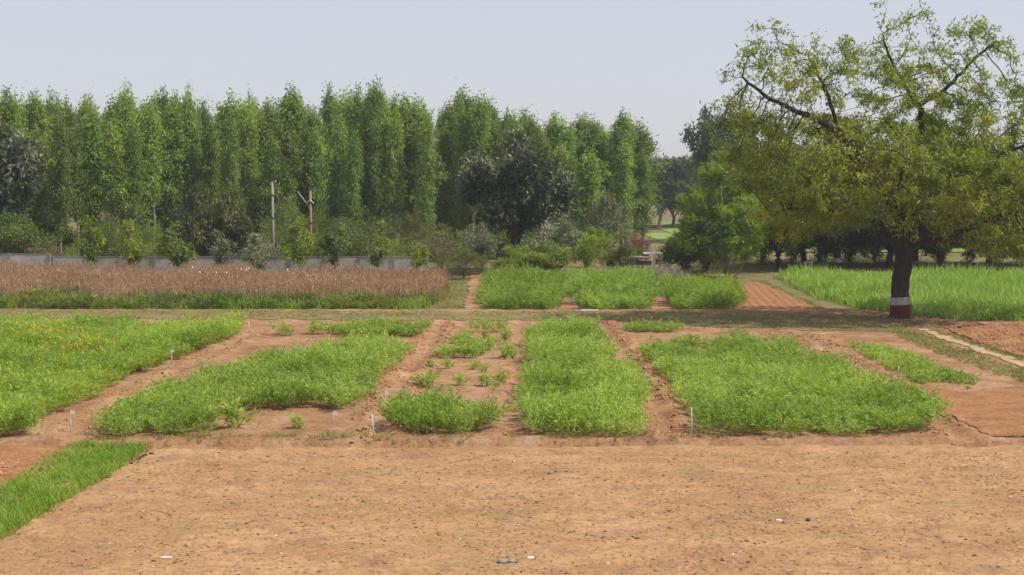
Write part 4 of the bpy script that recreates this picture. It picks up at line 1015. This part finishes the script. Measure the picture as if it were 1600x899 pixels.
# tangled dry scrub
rs = np.random.RandomState(91); mb = MB()
for k in range(1500):
    px_ = rs.uniform(935, 1075); D = rs.uniform(88.5, 90.5); q = at(px_, 400, D); h = rs.uniform(.4, 1.0) * (1 if px_ < 1060 else .7)
    a = rs.rand() * 6.28; mb.tube([[q[0], D, -.02], [q[0] + .15 * math.cos(a), D + .15 * math.sin(a), h * .6], [q[0] + .4 * math.cos(a) + rs.normal() * .1, D + .3 * math.sin(a), h]], [.012, .009, .005], 3, cap=False)
tag(obj('dry_scrub', mb.mesh('dry_scrub', M_scrub)), 'tangle of grey dry scrub in front of the low shed', 'scrub', None, 'stuff')

# concrete outlet beside the track
p = G(917, 494); zz = back_height(p[None, :2])[0]
e = empty('concrete_outlet', (p[0], p[1], zz), -.03); tag(e, 'small concrete water outlet with pale slab top beside the track', 'water outlet')
mb = MB(); mb.box((.12, 0, .24), (.80, .42, .07)); obj('slab', mb.mesh('slab', M_cement_pale), e)
mb = MB(); mb.box((.20, .02, .09), (.62, .34, .22)); obj('chamber', mb.mesh('chamber', M_concrete), e)
for x in (-.26, -.42, -.13):
    mb = MB(); mb.box((x + .0, 0, .09), (.035, .36, .22)); obj('pier', mb.mesh('pier', M_cement_pale), e)
mb = MB(); mb.box((-.29, .16, .08), (.30, .04, .2)); obj('gap_shade_back', mb.mesh('gap_shade_back', M_iron), e)  # near-black colour paints the shade inside the gaps between the piers
mb = MB(); mb.box((-.5, .0, .13), (.14, .40, .32), taper=.85); obj('head_block', mb.mesh('head_block', M_concrete), e)

# marker stakes
def stake(px, py, hpx, label, lean=0.0, tagged=True, grp='marker stakes at plot corners'):
    q = G(px, py, PLOT_Z); s = FPX / q[1]; h = hpx / s; z = height(q[None, :2])[0]
    e = empty('plot_stake', (q[0], q[1], z)); e.rotation_euler = (0, lean, 0); tag(e, label, 'stake', grp)
    mb = MB(); mb.tube([[0, 0, -.1], [0, 0, h]], [.018, .016], 6); obj('rod', mb.mesh('rod', M_stake, True), e)
    if tagged:
        mb = MB(); mb.box((.05, -.02, h - .05), (.10, .008, .085)); t = obj('label_plate', mb.mesh('label_plate', M_tagw), e)
stake(110, 677, 36, 'stake with white plate at the front of the leftmost soil path', .05)
stake(269, 572, 24, 'stake beside the yellow flowering plot, halfway along its edge', -.06)
stake(389, 521, 18, 'thin stake at the far corner of the yellow flowering plot', 0, False)
stake(585, 685, 40, 'leaning grey stake at the front of the path left of the isolated block', -.10, False)
stake(521, 662, 20, 'short bent stake in front of the irregular plot', .04)
stake(579, 610, 20, 'thin stake at the right edge of the irregular plot', 0, False)
stake(601, 628, 12, 'low stake with white plate on the path beside the isolated block', .1)
stake(1081, 684, 43, 'pale straight stake at the front left corner of the widest plot', -.03, False)
stake(812, 655, 13, 'short white-topped stake at the edge of the middle plot', .05)
stake(960, 565, 16, 'stake at the right edge of the middle plot, farther half', .05)
stake(1404, 585, 12, 'grey stake inside the low thin plot', 0, False)

# white bags in the tall grass and at the field edge
bagm = MB()
th = np.linspace(0, 1, 6); bagm.tube([[0, 0, .0], [0.01, 0, .05], [0, .01, .12], [0, 0, .19], [.01, 0, .23]], [.025, .06, .075, .06, .015], 7); bag_me = bagm.mesh('white_bag', M_tagw, True)
bags = [(301, 419, 80), (312, 427, 78), (338, 427, 77), (354, 427, 77), (377, 422, 80), (385, 423, 79), (389, 421, 80.5), (449, 423, 79)]
for k, (x, y, D) in enumerate(bags):
    q = at(x, y + 1, D); o = obj('white_bag', bag_me, None, q); o.rotation_euler = (0, .15 * math.sin(k * 2), k); o.scale = (.55, .55, .55 + .1 * math.cos(k))
    tag(o, 'small white bag among the reddish grass heads, %s from the left' % ORD[k] if k < 7 else 'small white bag in the reddish grass below the brown pole', 'bag', 'white bags in the reddish grass')

# things lying on the bare field
def lump(name, px, py, size, mat, label, cat, rz=0, seed=0, lift=.25):
    q = G(px, py); rs = np.random.RandomState(seed); V = ICO_V * rs.uniform(.75, 1.2, (len(ICO_V), 1)) * np.array(size)
    o = obj(name, mesh_np(name, V, [ICO_F], mat), None, (q[0], q[1], field_height(q[None, :2])[0] + size[2] * lift)); o.rotation_euler = (0, 0, rz)
    return tag(o, label, cat)
def chunk_of(name, px, py, ln, r, mat, label, cat, rz=0, seed=0):
    q = G(px, py); rs = np.random.RandomState(seed); mb = MB(); n = 7
    mb.tube([[ln * (k / (n - 1) - .5), rs.normal() * r * .25, r * .45 + rs.normal() * r * .15] for k in range(n)], r * np.array([.35, .8, 1, .9, 1.05, .7, .3]), 7)
    o = obj(name, mb.mesh(name, mat), None, (q[0], q[1], field_height(q[None, :2])[0])); o.rotation_euler = (0, 0, rz); return tag(o, label, cat)
chunk_of('rubble_chunk', 793, 881, .34, .05, M_greystone, 'long grey rubble piece at the bottom of the bare field', 'rubble', .05, 1)
chunk_of('white_scrap', 829, 875, .13, .022, M_tagw, 'white scrap just right of the long grey rubble piece', 'scrap', .3, 2)
chunk_of('white_scrap', 260, 874, .22, .022, M_tagw, 'white scrap at the lower left of the bare field', 'scrap', -.1, 3)
chunk_of('white_scrap', 1217, 815, .12, .025, M_tagw, 'white scrap left of the dark stone', 'scrap', -.3, 4)
lump('dark_stone', 1263, 814, (.055, .05, .06), M_darkstone, 'dark green stone on the right of the bare field', 'stone', .3, 5)
for k, (x, y, l) in enumerate(((1571, 734, 'small white stone near the right edge of the bare field'), (1336, 770, 'small white stone right of centre on the bare field'), (1020, 804, 'small white pebble in the middle of the bare field'), (804, 722, 'small white pebble near the furrow'), (431, 836, 'small white pebble at the left of the bare field'), (950, 882, 'small white pebble right of the rubble piece'), (1145, 869, 'small white pebble below the white scrap'))):
    lump('white_stone', x, y, (.022, .02, .02), M_tagw, l, 'stone', k, 10 + k)
lump('dark_clod', 946, 832, (.04, .035, .03), M_litter, 'dark red clod near the middle of the bare field', 'clod', .2, 30)
lump('dark_clod', 858, 743, (.04, .04, .035), M_darkstone, 'dark clod in the upper middle of the bare field', 'clod', .2, 31)
q = G(1405, 497); o = lump('pale_stone', 1404, 501, (.09, .08, .24), M_tagw, 'pale upright stone leaning at the foot of the big trunk', 'stone', 0, 32, .6)
q = G(1383, 508); lump('white_scrap', 1384, 509, (.06, .05, .05), M_tagw, 'white scrap in the shade left of the big trunk', 'scrap', 0, 33, 1.2)

# small white stool in the grove
p = at(1263, 411, 101); e = empty('white_stool', (p[0], 101, 0)); tag(e, 'small white stool in the shade of the dark grove', 'stool')
mb = MB(); mb.box((0, 0, .52), (.60, .34, .06)); obj('seat', mb.mesh('seat', M_tagw), e)
for x in (-.25, .25):
    for y in (-.12, .12):
        mb = MB(); mb.box((x, y, .24), (.06, .06, .52)); obj('leg', mb.mesh('leg', M_tagw), e)

# ------------------------------------------------------------------ air
hz = MB(); hz.box((0, 230, 10.4), (700, 560, 23.6)); hm = hz.mesh('haze', None)
hmat = bpy.data.materials.new('thin_haze'); hmat.use_nodes = True; nt = hmat.node_tree
nt.nodes.remove(nt.nodes['Principled BSDF']); pv = nt.nodes.new('ShaderNodeVolumePrincipled')
pv.inputs['Color'].default_value = (.86, .90, 1.0, 1); pv.inputs['Density'].default_value = .0004; pv.inputs['Anisotropy'].default_value = .3
nt.links.new(pv.outputs[0], nt.nodes['Material Output'].inputs['Volume']); hm.materials.append(hmat)
tag(obj('haze', hm), 'thin pale haze over the fields', 'haze', None, 'stuff')
